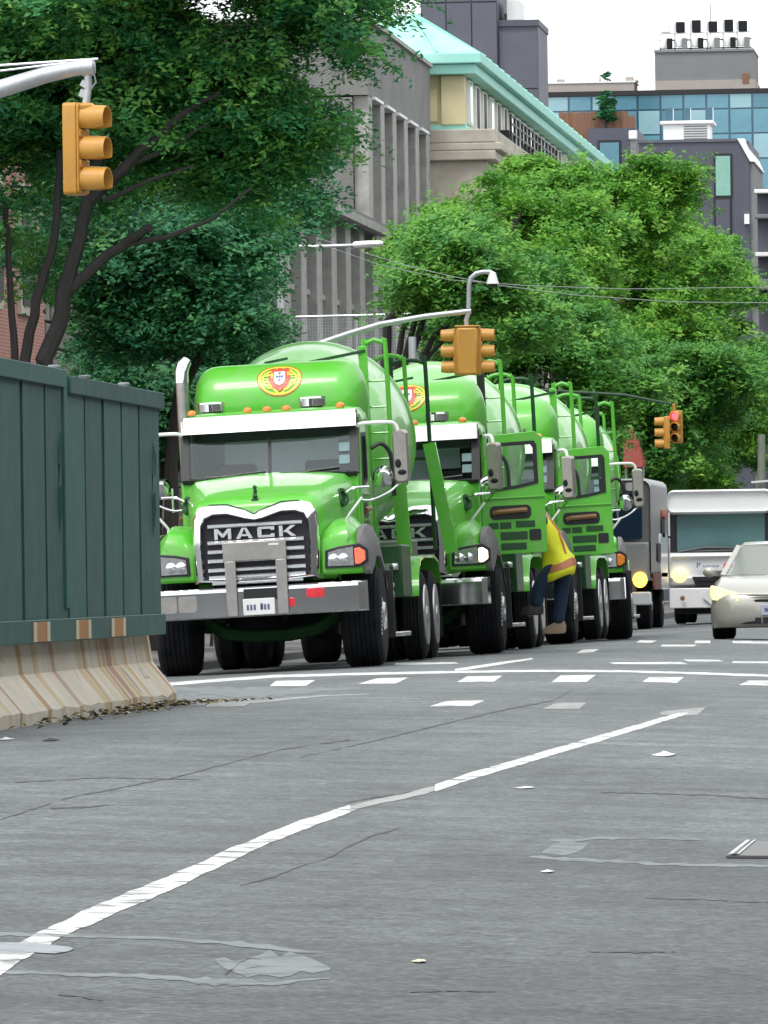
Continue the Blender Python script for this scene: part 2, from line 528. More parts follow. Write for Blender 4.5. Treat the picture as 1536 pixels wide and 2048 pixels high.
# ------------------------------------------------------------------ ground, road, markings
def concrete_mat():
    m = mat('stained_concrete', (0.62, 0.56, 0.46), 0.85, var=0.14, scale=3, bump=0.25, bscale=35)
    n, l = m.node_tree.nodes, m.node_tree.links
    p = n['Principled BSDF']
    src = p.inputs['Base Color'].links[0].from_socket
    tc = n.new('ShaderNodeTexCoord')
    last = src
    for (col, sc, lo, hi, seed) in (((0.34, 0.17, 0.08), (0.02, 2.6, 0.16), 0.57, 0.63, 0), ((0.5, 0.34, 0.1), (0.02, 1.7, 0.2), 0.54, 0.7, 9), ((0.2, 0.17, 0.15), (1.0, 1.2, 3.0), 0.62, 0.75, 4)):
        mp = n.new('ShaderNodeMapping')
        mp.inputs['Scale'].default_value = sc
        mp.inputs['Location'].default_value = (seed, seed, seed)
        l.new(tc.outputs['Object'], mp.inputs[0])
        z = n.new('ShaderNodeTexNoise')
        z.inputs['Scale'].default_value = 1.0
        z.inputs['Detail'].default_value = 3
        z.inputs['Distortion'].default_value = 1.1
        l.new(mp.outputs[0], z.inputs['Vector'])
        r = n.new('ShaderNodeMapRange')
        r.inputs[1].default_value, r.inputs[2].default_value, r.inputs[4].default_value = lo, hi, 0.8
        l.new(z.outputs['Fac'], r.inputs[0])
        mx = n.new('ShaderNodeMix')
        mx.data_type = 'RGBA'
        l.new(r.outputs[0], mx.inputs['Factor'])
        l.new(last, mx.inputs['A'])
        mx.inputs['B'].default_value = (*col, 1)
        last = mx.outputs['Result']
    l.new(last, p.inputs['Base Color'])
    return m
G['concrete'] = concrete_mat()

def grid(name, xs, ys, fn, m):
    mb = MB()
    vs = [(x, y, fn(x, y)) for y in ys for x in xs]
    nx = len(xs)
    mb.add(vs, [(j * nx + i, j * nx + i + 1, (j + 1) * nx + i + 1, (j + 1) * nx + i) for j in range(len(ys) - 1) for i in range(nx - 1)])
    return tag(mb.build(name, m, fix=False), kind='structure')

ys = [2 + 2 * i for i in range(100)] + [202 + 20 * i for i in range(20)]
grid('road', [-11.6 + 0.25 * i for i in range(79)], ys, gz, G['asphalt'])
grid('cross_street', [-80, -60, -40, -25, -16, -11.6], [60, 66, 72, 79], gz, G['asphalt'])
mb = MB()
mb.box(-1500, 1500, -300, 2600, -1.4, -0.45)
tag(mb.build('ground', G['earth']), kind='structure')
mb = MB()
mb.box(-40, -10.9, 79, 560, -0.5, -0.05)
mb.box(-40, -11.75, 2, 60, -0.5, -0.05)
tag(mb.build('sidewalk', G['side']), kind='structure')
mb = MB()
for (a, b, x) in ((79, 560, -10.75), (2, 60, -11.6)):
    mb.box(x - .15, x, a, b, -0.5, -0.045)
tag(mb.build('kerb', G['side'], bevel=0.02), kind='structure')
mb = MB()
mb.box(7.9, 40, 2, 560, -0.6, -0.02)
tag(mb.build('far_sidewalk', G['side']), kind='structure')

def ribbon(name, rows, m, dz=0.005, kind='structure'):   # rows: pixel pairs (x0,y0,x1,y1)
    mb = MB()
    vs = []
    for a in rows:
        vs += [gp(a[0], a[1], dz * .4), gp(a[2], a[3], dz * .4)]
    mb.add(vs, [(2 * i, 2 * i + 1, 2 * i + 3, 2 * i + 2) for i in range(len(rows) - 1)])
    return tag(mb.build(name, m), kind=kind)

def interp(pts, step):                          # densify a pixel polyline (x, y, thickness)
    out = []
    for a, b in zip(pts, pts[1:]):
        n = max(1, int(math.hypot(b[0] - a[0], b[1] - a[1]) / step))
        for i in range(n):
            t = i / n
            out.append(tuple(p + (q - p) * t for p, q in zip(a, b)))
    out.append(pts[-1])
    return out

def line_px(name, pts, m, step=18, jit=0.0, dz=0.005):
    rows = []
    for x, y, t in interp(pts, step):
        j = rnd.uniform(-jit, jit) * t
        k = rnd.uniform(-jit, jit) * t
        rows.append((x, y - t / 2 + j, x, y + t / 2 + k))
    return ribbon(name, rows, m, dz)

line_px('lane_line', [(-60, 1962, 42), (0, 1932, 40), (60, 1894, 36), (110, 1866, 34), (160, 1843, 33), (220, 1817, 33), (300, 1784, 31), (370, 1753, 29), (450, 1716, 26), (540, 1675, 22), (620, 1645, 19), (700, 1619, 15)], G['paint'], jit=0.08)
line_px('lane_line', [(700, 1619, 11), (740, 1607, 9), (770, 1601, 9), (830, 1588, 10), (870, 1577, 12)], G['worn'], jit=0.15)
line_px('lane_line', [(870, 1577, 14), (950, 1550, 14), (1060, 1518, 13), (1180, 1483, 12), (1300, 1447, 10), (1375, 1425, 8)], G['paint'], jit=0.05)
ribbon('lane_line_end', [(1320, 1430, 1322, 1424), (1365, 1432, 1370, 1418), (1395, 1430, 1412, 1415)], G['worn'])
ZX = lambda x: x / 1.352 + 400
ZY = lambda y: y / 1.352 + 1280
def stop_rows():
    top = [(-90, 116, 9), (0, 109, 8), (200, 95, 7), (420, 89, 6.5), (690, 84, 6), (900, 81, 5.5), (1130, 82, 5.5), (1300, 86, 6), (1700, 99, 7)]
    return [(ZX(x), ZY(y) + t * 0.37, t * 0.74) for x, y, t in top]
line_px('stop_line', stop_rows(), G['paint'], jit=0.04)
def qpx(name, q, m, zoom=True, dz=0.0055):
    q = [(ZX(x), ZY(y)) if zoom else (x, y) for x, y in q]
    tl, tr, br, bl = q
    rows = []
    for i in range(5):
        t = i / 4
        rows.append((bl[0] + (tl[0] - bl[0]) * t, bl[1] + (tl[1] - bl[1]) * t, br[0] + (tr[0] - br[0]) * t, br[1] + (tr[1] - br[1]) * t))
    return ribbon(name, rows, m, dz)
for q in (((205, 111), (312, 109), (285, 125), (188, 125)), ((478, 104), (563, 102), (530, 118), (428, 119)), ((722, 99), (818, 97), (795, 113), (695, 114)),
          ((975, 96), (1070, 95), (1045, 114), (950, 115)), ((1215, 101), (1308, 101), (1290, 116), (1195, 114)), ((1485, 110), (1580, 110), (1560, 124), (1457, 122)), ((668, 165), (770, 164), (735, 179), (620, 180))):
    qpx('crosswalk_bar', q, G['paint'])
for q in (((965, 170), (1045, 170), (1025, 187), (925, 187)), ((40, 170), (140, 168), (120, 180), (10, 181)), ((1290, 190), (1345, 184), (1320, 196), (1255, 197))):
    qpx('worn_crosswalk_bar', q, G['worn'])
line_px('lane_dash', [(910, 1341, 6), (1000, 1327, 5), (1065, 1317.5, 3)], G['paint'], jit=0.04)
for q in (((1105, 61), (1300, 60), (1320, 66), (1120, 66)), ((1305, 53), (1400, 54), (1420, 59), (1320, 58)), ((1440, 58), (1600, 59), (1600, 64), (1440, 63)),
          ((1035, 26), (1080, 25), (1065, 33), (1018, 36)), ((1190, 1), (1236, 2), (1220, 8), (1178, 7)), ((1250, 13), (1345, 13), (1335, 18), (1245, 18)),
          ((530, 62), (690, 60), (700, 65), (525, 68)), ((1340, 2), (1380, 2), (1380, 9), (1336, 9)), ((1440, 3), (1700, 3), (1700, 12), (1440, 9))):
    qpx('road_marking', q, G['paint'], dz=0.006)
line_px('pale_wash', [(345, 1378, 8), (420, 1382, 14), (520, 1386, 18), (640, 1380, 8), (720, 1376, 3)], G['patch'], jit=0.2, dz=0.0035)
line_px('pale_wash', [(380, 1408, 3), (430, 1408, 8), (520, 1404, 6), (640, 1392, 3), (740, 1388, 1)], G['worn'], jit=0.2, dz=0.004)
# cement smears round the two patches near the camera
line_px('patch_edge', [(-80, 1868, 6), (60, 1870, 6), (160, 1872, 5), (260, 1876, 5), (400, 1882, 7), (520, 1892, 9), (600, 1903, 5), (650, 1906, 2)], G['patch'], jit=0.3, dz=0.0035)
line_px('patch_edge', [(-80, 1943, 8), (0, 1944, 8), (120, 1948, 7), (320, 1955, 9), (430, 1964, 12), (540, 1968, 9), (600, 1962, 4), (660, 1957, 2)], G['patch'], jit=0.3, dz=0.0035)
line_px('cement_smear', [(430, 1920, 4), (470, 1935, 30), (520, 1928, 52), (580, 1930, 48), (625, 1933, 22), (660, 1938, 4)], G['patch'], jit=0.2, dz=0.003)
line_px('pale_smear', [(-60, 1897, 22), (20, 1897, 22), (70, 1897, 21), (110, 1900, 17), (138, 1900, 9), (146, 1899, 2)], G['patch2'], jit=0.05, dz=0.007)
line_px('patch_edge', [(1100, 1681, 3), (1130, 1683, 7), (1190, 1677, 6), (1280, 1677, 3), (1400, 1680, 3)], G['patch'], jit=0.3, dz=0.0035)
line_px('patch_edge', [(1058, 1714, 3), (1110, 1718, 9), (1200, 1722, 7), (1330, 1729, 5), (1560, 1733, 5)], G['patch'], jit=0.3, dz=0.0035)
line_px('cement_smear', [(1085, 1705, 4), (1105, 1702, 26), (1130, 1698, 28), (1160, 1692, 20), (1175, 1688, 4)], G['patch'], jit=0.25, dz=0.003)
for pts in ([(480, 1772, 2), (520, 1762, 4), (560, 1750, 5), (600, 1733, 3), (640, 1722, 2), (670, 1710, 4), (700, 1690, 7), (715, 1686, 3), (735, 1675, 5), (800, 1656, 2)],
            [(450, 1948, 7), (468, 1938, 10), (480, 1925, 8), (500, 1918, 5), (522, 1920, 3)], [(455, 1943, 4), (490, 1938, 3), (525, 1933, 2)],
            [(115, 1990, 2), (160, 1994, 4), (205, 2003, 3)], [(1200, 1585, 2), (1300, 1587, 4), (1400, 1590, 4), (1536, 1598, 3)],
            [(1180, 1904, 2), (1260, 1905, 6), (1350, 1904, 2)], [(600, 1515, 1), (760, 1480, 3), (900, 1445, 3), (1000, 1422, 3), (1110, 1400, 4), (1150, 1375, 4)],
            [(690, 1606, 3), (740, 1597, 5), (790, 1589, 3), (845, 1580, 2)], [(1290, 1797, 1), (1400, 1800, 3), (1536, 1805, 3)], [(60, 1618, 1), (150, 1616, 4), (230, 1610, 1)],
            [(30, 1565, 2), (200, 1556, 3), (400, 1560, 2)], [(820, 1985, 2), (900, 1983, 3), (990, 1984, 2)], [(0, 1640, 2), (140, 1595, 3), (350, 1555, 3), (560, 1500, 2), (700, 1480, 2)]):
    line_px('crack', [(x, y, t * .55) for x, y, t in pts], G['crack'], step=12, jit=0.6, dz=0.0045)

# loose scraps on the road
def scrap(name, label, cat, px, py, w, l, h, m, seed):
    r = random.Random(seed)
    c = gp(px, py)
    mb = MB()
    n = 9
    rings = []
    for q in (1.0, 0.55, 0.1):
        rings.append([(w * q * (0.75 + 0.5 * r.random()) * math.cos(2 * math.pi * i / n), l * q * (0.75 + 0.5 * r.random()) * math.sin(2 * math.pi * i / n), h * (1 - q) * (0.5 + r.random()) + 0.006) for i in range(n)])
    mb.loft([[(x, y, 0.004) for x, y, z in rings[0]]] + rings)
    o = mb.build(name, m)
    o.location = c
    return tag(o, label, cat)
scrap('paper_scrap', 'crumpled white paper scrap lying alone on the asphalt right of the lane line', 'litter', 1330, 1511, 0.07, 0.3, 0.018, G['white'], 1)
scrap('paper_scrap', 'tiny white litter chip on the road near the utility cover', 'litter', 1095, 1745, 0.02, 0.08, 0.004, G['white'], 2)
scrap('paper_scrap', 'flat white litter strip on the asphalt below the middle of the lane line', 'litter', 1050, 1577, 0.05, 0.1, 0.004, G['white'], 3)
scrap('paper_scrap', 'small tan scrap beside the dark crack at the foot of the photo', 'litter', 840, 1925, 0.02, 0.05, 0.004, G['cream_edge'], 4)
scrap('paper_scrap', 'white leaf like scrap on the asphalt in front of the barrier, at the left edge', 'litter', 12, 1480, 0.045, 0.14, 0.012, G['white'], 5)
scrap('fallen_leaf', 'dark brown curled leaf lying on the asphalt in front of the barrier', 'leaf', 102, 1482, 0.05, 0.13, 0.01, G['bark'], 6)

uc = thing('utility_cover', 'grey steel utility cover set in the road inside a ring of patching cement', 'cover', gp(1515, 1703))
a, b, c, d = [gp(x, y) - uc.location for x, y in ((1452, 1717), (1490, 1688), (1700, 1690), (1700, 1719))]
def lerp(p, q, t): return p + (q - p) * t
mb = MB()
mb.add([a + Vector((0, 0, .003)), b + Vector((0, 0, .003)), c + Vector((0, 0, .003)), d + Vector((0, 0, .003)), a + Vector((0, 0, .012)), b + Vector((0, 0, .012)), c + Vector((0, 0, .012)), d + Vector((0, 0, .012))], [(0, 1, 2, 3), (4, 5, 6, 7), (0, 1, 5, 4), (1, 2, 6, 5), (2, 3, 7, 6), (3, 0, 4, 7)])
mb.build('cover_plate', G['flare'], uc)
for t0, t1, m in ((0.02, 0.05, 'paint'), (0.055, 0.08, 'black'), (0.085, 0.1, 'paint')):
    mb = MB()
    q = [lerp(a, d, t0), lerp(a, d, t1), lerp(b, c, t1), lerp(b, c, t0)]
    mb.add([p + Vector((0, 0, .013)) for p in q] + [p + Vector((0, 0, .018)) for p in q], [(0, 1, 2, 3), (4, 5, 6, 7), (0, 1, 5, 4), (1, 2, 6, 5), (2, 3, 7, 6), (3, 0, 4, 7)])
    mb.build('edge_strip', G[m], uc)

# ------------------------------------------------------------------ concrete barrier and plywood fence at the left
bY0, bY1 = 46.0, 61.5
bx = -7.09
prof = [(bx, 0.0), (bx, 0.09), (bx - 0.19, 0.33), (bx - 0.27, 0.86), (bx - 0.43, 0.86), (bx - 0.51, 0.33), (bx - 0.7, 0.09), (bx - 0.7, 0.0)]
mb = MB()
rb = random.Random(3)
rings = []
nseg = 60
for i in range(nseg + 1):
    y = bY0 + (bY1 - bY0) * i / nseg
    e = 0.02 if i < nseg - 3 else 0.05
    rings.append([(x + (rb.uniform(-e, e) * 0.5 if k < 2 else rb.uniform(-.004, .004)), y, gz(bx, y) + z + (rb.uniform(-e, e) * 0.6 if k == 1 else 0) - 0.002) for k, (x, z) in enumerate(prof)])
mb.loft(rings)
bar = tag(mb.build('concrete_barrier', G['concrete'], sharp=20), 'rust streaked concrete road barrier with a sloping foot under the green fence', 'barrier')

fence = thing('plywood_fence', 'dark green plywood construction fence standing on the concrete barrier', 'fence', (-7.175, 46, 0.02))
edges = [46.2, 47.4, 48.6, 49.8, 51.0, 52.2, 53.45, 54.65, 55.82, 56.85, 57.9, 59.0, 60.1, 61.45]
zb, zt = 0.53, 2.40
for i, (y0, y1) in enumerate(zip(edges, edges[1:])):
    dz = 0.03 if y1 > 55.9 else 0.0
    slit = abs(y0 - 54.65) < .1 or abs(y0 - 60.1) < .1
    def P(y): return y - 46
    mb = MB()
    g = 0.055
    if not slit:
        mb.box(-0.045, -0.02 + rb.uniform(-.004, .004), P(y0 + g), P(y1 - g), zb + 0.02 - dz, zt - 0.1 - dz)
    else:                                       # a sheet with a long torn wind slit
        yc = y0 + (y1 - y0) * 0.62
        ya, yb = P(y0 + g), P(y1 - g)
        sl = [(P(yc) - 0.0, 1.2), (P(yc) - 0.07, 1.56), (P(yc) - 0.03, 1.72), (P(yc) + 0.06, 2.0), (P(yc) + 0.07, 1.74), (P(yc) + 0.0, 1.58)]
        ou = [(ya + .02, zb + .02), (ya, 1.6), (ya, zt - .1), (yb, zt - .1), (yb, 1.7), (yb, zb + .02)]
        mb.frame(ou, sl, 'x', -0.045, -0.02)
        mb.add([(-.018, P(yc) - .07, 1.56), (.006, P(yc) - .04, 1.6), (.01, P(yc) - .03, 1.45), (-.018, P(yc) - .01, 1.24)], [(0, 1, 2, 3)])
        mb.add([(-.018, P(yc) + .06, 1.98), (.008, P(yc) + .03, 1.86), (.006, P(yc) + .01, 1.72), (-.018, P(yc) - .02, 1.74)], [(0, 1, 2, 3)])
    mb.build('panel', G['wood_green'], fence)
mb = MB()
mb.box(-0.10, -0.047, 0.2, 15.3, zb + 0.04, zt - 0.13)
mb.build('backing', G['groove'], fence)
for (y0, y1, dz) in ((46.2, 50.9, 0), (50.95, 55.55, 0), (55.78, 61.47, 0.035)):
    mb = MB()
    mb.box(-0.06, 0.02, y0 - 46, y1 - 46, zt - 0.125 - dz, zt - dz)
    mb.build('top_rail', G['wood_green'], fence, bevel=0.006)
mb = MB()
mb.box(-0.06, 0.0, 55.57 - 46, 55.76 - 46, zb + 0.2, zt - 0.01)
mb.build('joint_board', G['wood_green'], fence, bevel=0.006)
mb = MB()
mb.box(-0.05, 0.008, 0.2, 15.46, zb - 0.03, zb + 0.13)
mb.build('bottom_rail', G['wood_green'], fence, bevel=0.006)
for (xa, xb) in ((62, 95), (148, 178), (220, 248)):
    ya, yb = [-7.14 * FPX / (x - 2190) - 46 for x in (xa, xb)]
    mb = MB()
    mb.box(0.008, 0.014, ya, yb, zb - 0.02, zb + 0.115)
    rf = mb.build('reflector', G['orange'], fence)
    for q in ((ya, ya + (yb - ya) * .18), (yb - (yb - ya) * .18, yb)):
        mb = MB()
        mb.box(0.0142, 0.0175, q[0], q[1], zb - 0.02, zb + 0.115)
        mb.build('reflector_edge', G['cream_edge'], rf)
for y in (55.2, 56.9, 59.2):
    mb = MB()
    mb.lathe([(0, .042), (.015, .045), (.024, .04), (.026, .02)], (-0.02, y - 46, zt - (0.03 if y > 55.8 else 0)), (0, 0, 1), 10)
    mb.build('post_cap', G['patch2'], fence)

# litter and dry leaves along the foot of the barrier
mb = MB()
lm = [G['bark'], G['cream_edge'], mat('dry_leaf', (0.16, 0.12, 0.03), 0.8), mat('yellow_green_leaf', (0.2, 0.2, 0.05), 0.7)]
for i in range(300):
    y = 50.5 + 11.6 * rb.random() ** 0.5
    x = bx + 0.03 + abs(rb.gauss(0, 0.12)) + (0.35 * max(0, y - 60.5) * rb.random())
    c = Vector((x, y, gz(x, y) + 0.006 + 0.05 * rb.random() * max(0, 1 - (x - bx) / 0.3)))
    q = rb.random() * 6.28
    a = Vector((math.cos(q), math.sin(q), rb.uniform(-.4, .4))) * rb.uniform(.015, .045)
    b = Vector((-math.sin(q), math.cos(q), rb.uniform(-.4, .4))) * rb.uniform(.01, .028)
    mb.cur = rb.choice((0, 0, 1, 2, 2, 3, 2))
    mb.add([c - a, c - b + Vector((0, 0, .008)), c + a, c + b + Vector((0, 0, .008))], [(0, 1, 2, 3)])
tag(mb.build('leaf_litter', lm, fix=False, smooth=False), 'dry leaves and chips gathered along the foot of the barrier', 'leaf litter', kind='stuff')

# ------------------------------------------------------------------ green mixer trucks
def wheel(root, x, y, r, w, side, front):
    # rim is the part, tyre the sub-part
    if front:
        xo = x + side * w / 2
        mb = MB()
        mb.lathe([(-0.02, .05), (0.0, .08), (.07, .09), (.075, .14), (0.0, .2), (-.01, .24), (-.03, .30), (-.03, .315), (-.2, .32), (-.2, .05)], (xo - side * .05, y, r), (side, 0, 0), 20)
        rim = mb.build('wheel', G['alu'], root)
        mb = MB()
        prof = [(-w / 2, r * .6), (-w / 2 - .005, r * .78), (-w / 2 + .012, r * .93), (-w / 2 + .05, r * .99)]
        for k in range(6):                      # tread grooves
            t = -w / 2 + .06 + (w - .12) * k / 6
            t1 = -w / 2 + .06 + (w - .12) * (k + .8) / 6
            prof += [(t, r), (t1, r), (t1 + .003, r - .012), (t + (w - .12) / 6 - .003, r - .012)]
        prof += [(w / 2 - .05, r * .99), (w / 2 - .012, r * .93), (w / 2 + .005, r * .78), (w / 2, r * .6)]
        mb.lathe(prof, (x, y, r), (1, 0, 0), 40)
        ty = mb.build('tyre', G['rubber'], rim)
        for k in range(9):
            mb = MB()
            q = 1.9 + k * .11
            c = Vector((xo + side * .006, y - math.cos(q - 1.57) * .44 , r + math.sin(q - 2.35) * .44))
            mb.box(c.x - .003, c.x + .003, c.y - .015, c.y + .015, c.z - .02, c.z + .014)
            if side > 0:
                mb.build('tyre_mark', G['plate'], rim)
    else:
        mb = MB()
        mb.lathe([(.02, .05), (.03, .1), (-.06, .12), (-.08, .22), (-.02, .27), (0.0, .31), (-.2, .315), (-.2, .05)], (x + side * w / 2, y, r), (side, 0, 0), 20)
        rim = mb.build('wheel', G['alu'], root)
        for xx in (x, x - side * (w + .06)):
            mb = MB()
            prof = [(-w / 2, r * .6), (-w / 2 - .01, r * .8), (-w / 2 + .02, r * .95), (-w / 2 + .05, r)]
            for k in range(4):
                t = -w / 2 + .06 + (w - .12) * k / 4
                prof += [(t, r), (t + (w - .12) / 4 * .75, r), (t + (w - .12) / 4 * .8, r - .014), (t + (w - .12) / 4 * .95, r - .014)]
            prof += [(w / 2 - .05, r), (w / 2 - .02, r * .95), (w / 2 + .01, r * .8), (w / 2, r * .6)]
            mb.lathe(prof, (xx, y, r), (1, 0, 0), 36)
            mb.build('tyre', G['rubber'], rim)
            mb = MB()
            mb.lathe([(-.02, .30), (-.02, .345), (.0, .36), (.02, .35), (.02, .31)], (xx + side * (w / 2 + .0), y, r), (side, 0, 0), 28)
            mb.build('rim_flange', G['alu'], rim)

def rrect(x0, x1, z0, z1, r, n=3):
    pts = []
    for cx, cz, a0 in ((x1 - r, z1 - r, 0), (x0 + r, z1 - r, 90), (x0 + r, z0 + r, 180), (x1 - r, z0 + r, 270)):
        for i in range(n + 1):
            a = math.radians(a0 + 90 * i / n)
            pts.append((cx + r * math.cos(a), cz + r * math.sin(a)))
    return pts

def make_door(root, side):
    # local origin at the hinge: +y backwards along the closed door, +x*side outwards
    d = MB()
    s = side
    ou = [(0.0, 1.22), (0.0, 1.95), (0.12, 2.62), (0.2, 2.72), (0.72, 2.74), (0.8, 2.66), (0.8, 2.1), (0.8, 1.22)]
    inn = [(0.12, 2.02), (0.12, 2.04), (0.2, 2.52), (0.25, 2.6), (0.68, 2.61), (0.71, 2.56), (0.71, 2.1), (0.45, 2.05)]
    d.frame(ou, inn, 'x', -0.025 * s, 0.025 * s)
    door = d.build('door', G['green'], root, bevel=0.008)
    door.location = (0.99 * s, 2.06, 0)
    mb = MB()                                   # window gasket
    inn2 = [(p[0] + (.415 - p[0]) * .1, p[1] + (2.3 - p[1]) * .1) for p in inn]
    mb.frame([(p[0] + (.415 - p[0]) * -.06, p[1] + (2.3 - p[1]) * -.05) for p in inn], inn2, 'x', -0.03 * s, 0.034 * s)
    mb.build('window_gasket', G['black'], door)
    mb = MB()
    mb.prism(inn, 'x', -0.006, 0.006)
    mb.build('window_glass', G['glass'], door)
    mb = MB()
    mb.prism(rrect(.1, .62, 1.655, 1.83, .06), 'x', .025 * s, .029 * s)
    mb.build('handle_recess', G['black'], door)
    mb = MB()
    mb.tube([(.045 * s, .14, 1.735), (.06 * s, .2, 1.75), (.06 * s, .5, 1.762), (.04 * s, .56, 1.762)], .033, 8)
    mb.build('handle', G['brown'], door)
    for (a, b, c, e) in ((.08, .2, 1.545, 1.62), (.22, .36, 1.54, 1.62), (.42, .66, 1.55, 1.63), (.22, .56, 1.4, 1.5), (.22, .54, 1.275, 1.36)):
        mb = MB()
        mb.box(min(.0252 * s, .034 * s), max(.0252 * s, .034 * s), a, b, c, e)
        mb.build('pressed_panel', G['dgreen'], door, bevel=.006)
    mb = MB()
    mb.prism(rrect(.58, .73, 1.38, 1.52, .025), 'x', .0255 * s, .032 * s)
    mb.build('lower_window', G['black'], door)
    mb = MB()
    mb.box(min(.0252 * s, .04 * s), max(.0252 * s, .04 * s), .0, .8, 1.915, 1.935)
    mb.build('door_rib', G['green'], door, bevel=.004)
    # mirrors, each on its own pivot
    mb = MB()
    pl = rrect(-.0875, .0875, 2.02, 2.62, .05)
    pl2 = [(p[0] * .8, 2.32 + (p[1] - 2.32) * .92) for p in pl]
    mb.loft([[(x * s, -.07, z) for x, z in pl2], [(x * s, -.03, z) for x, z in pl], [(x * s, .06, z) for x, z in pl]])
    mb.cur = 1
    mb.prism([(x * s, z) for x, z in pl2], 'y', .061, .065)
    mb.cur = 2
    mb.ball((-.03 * s, -.074, 2.24), (.035, .01, .05))
    mb.ball((.01 * s, -.072, 2.14), (.05, .008, .03))
    mi = mb.build('mirror', [G['mirror'], G['chrome'], G['grease']], door)
    mi.location = (.467 * s, .16, 0)
    mb = MB()
    mb.tube(curve([(0.0, .1, 2.68), (.06 * s, .08, 2.71), (.34 * s, .12, 2.71), (.42 * s, .15, 2.68), (.45 * s, .16, 2.61)]), .022, 8)
    mb.build('mirror_arm', G['white'], door)
    mb = MB()
    mb.tube(curve([(.0, .0, 1.86), (.12 * s, .0, 1.85), (.3 * s, .08, 1.92), (.45 * s, .16, 2.03)]), .014, 8)
    mb.tube([(.13 * s, .02, 1.83), (.13 * s, .02, 2.1)], .014, 8)
    mb.build('mirror_brace', G['chrome'], door)
    mb = MB()
    mb.lathe([(-.03, .03), (-.02, .09), (.03, .115), (.1, .12), (.1, .02)], (.26 * s, .02, 2.08), (0, 1, .35), 16)
    mb.build('convex_mirror', G['chrome'], door)
    return door

def crest(root, cy, cz, R):
    # round emblem: yellow ringed sphere, red shield, small white shield; laid on the tank's curve
    def put(u, v, h):
        a = math.radians(38) + v / R
        return (u, cy - (R + h) * math.cos(a), cz + (R + h) * math.sin(a))
    def ring(mb, ru, rv, w, h, n=28, cu=0, cv=0, a0=0, a1=360):
        vs, fs = [], []
        for i in range(n + 1):
            q = math.radians(a0 + (a1 - a0) * i / n)
            vs += [put(cu + ru * math.cos(q), cv + rv * math.sin(q), h), put(cu + (ru - w) * math.cos(q), cv + (rv - w) * math.sin(q), h)]
        fs = [(2 * i, 2 * i + 1, 2 * i + 3, 2 * i + 2) for i in range(n)]
        mb.add(vs, fs)
    def poly(mb, pts, h):
        n = len(pts)
        cu, cv = sum(p[0] for p in pts) / n, sum(p[1] for p in pts) / n
        vs = [put(cu, cv, h)] + [put(cu + (p[0] - cu) * k, cv + (p[1] - cv) * k, h) for k in (.5, 1) for p in pts]
        fs = [(0, 1 + i, 1 + (i + 1) % n) for i in range(n)] + [(1 + i, 1 + (i + 1) % n, 1 + n + (i + 1) % n, 1 + n + i) for i in range(n)]
        mb.add(vs, fs)
    mb = MB()
    ring(mb, .245, .215, .024, .004)
    ring(mb, .10, .205, .02, .006)
    ring(mb, .235, .075, .022, .006)
    ring(mb, .2, .15, .018, .005)
    for k in range(10):
        q = k * .628 + .2
        ring(mb, .035, .03, .014, .007, 8, .165 * math.cos(q), .145 * math.sin(q))
    mb.cur = 0
    cr = mb.build('crest', G['crest_y'], root, fix=False)
    mb = MB()
    poly(mb, [(-.12, .15), (0, .17), (.12, .15), (.125, -.02), (.08, -.12), (0, -.17), (-.08, -.12), (-.125, -.02)], .009)
    ring(mb, .262, .232, .012, .003)
    mb.build('crest_shield', G['crest_r'], cr, fix=False)
    mb = MB()
    poly(mb, [(-.062, .1), (.062, .1), (.065, -.03), (.04, -.075), (0, -.095), (-.04, -.075), (-.065, -.03)], .012)
    mb.build('crest_centre', G['crest_w'], cr, fix=False)
    mb = MB()
    for (u, v) in ((0, .07), (-.03, .02), (0, .02), (.03, .02), (0, -.03)):
        poly(mb, [(u - .014, v + .016), (u + .014, v + .016), (u + .014, v - .01), (u, v - .02), (u - .014, v - .01)], .0145)
    mb.build('crest_mark', G['crest_b'], cr, fix=False)

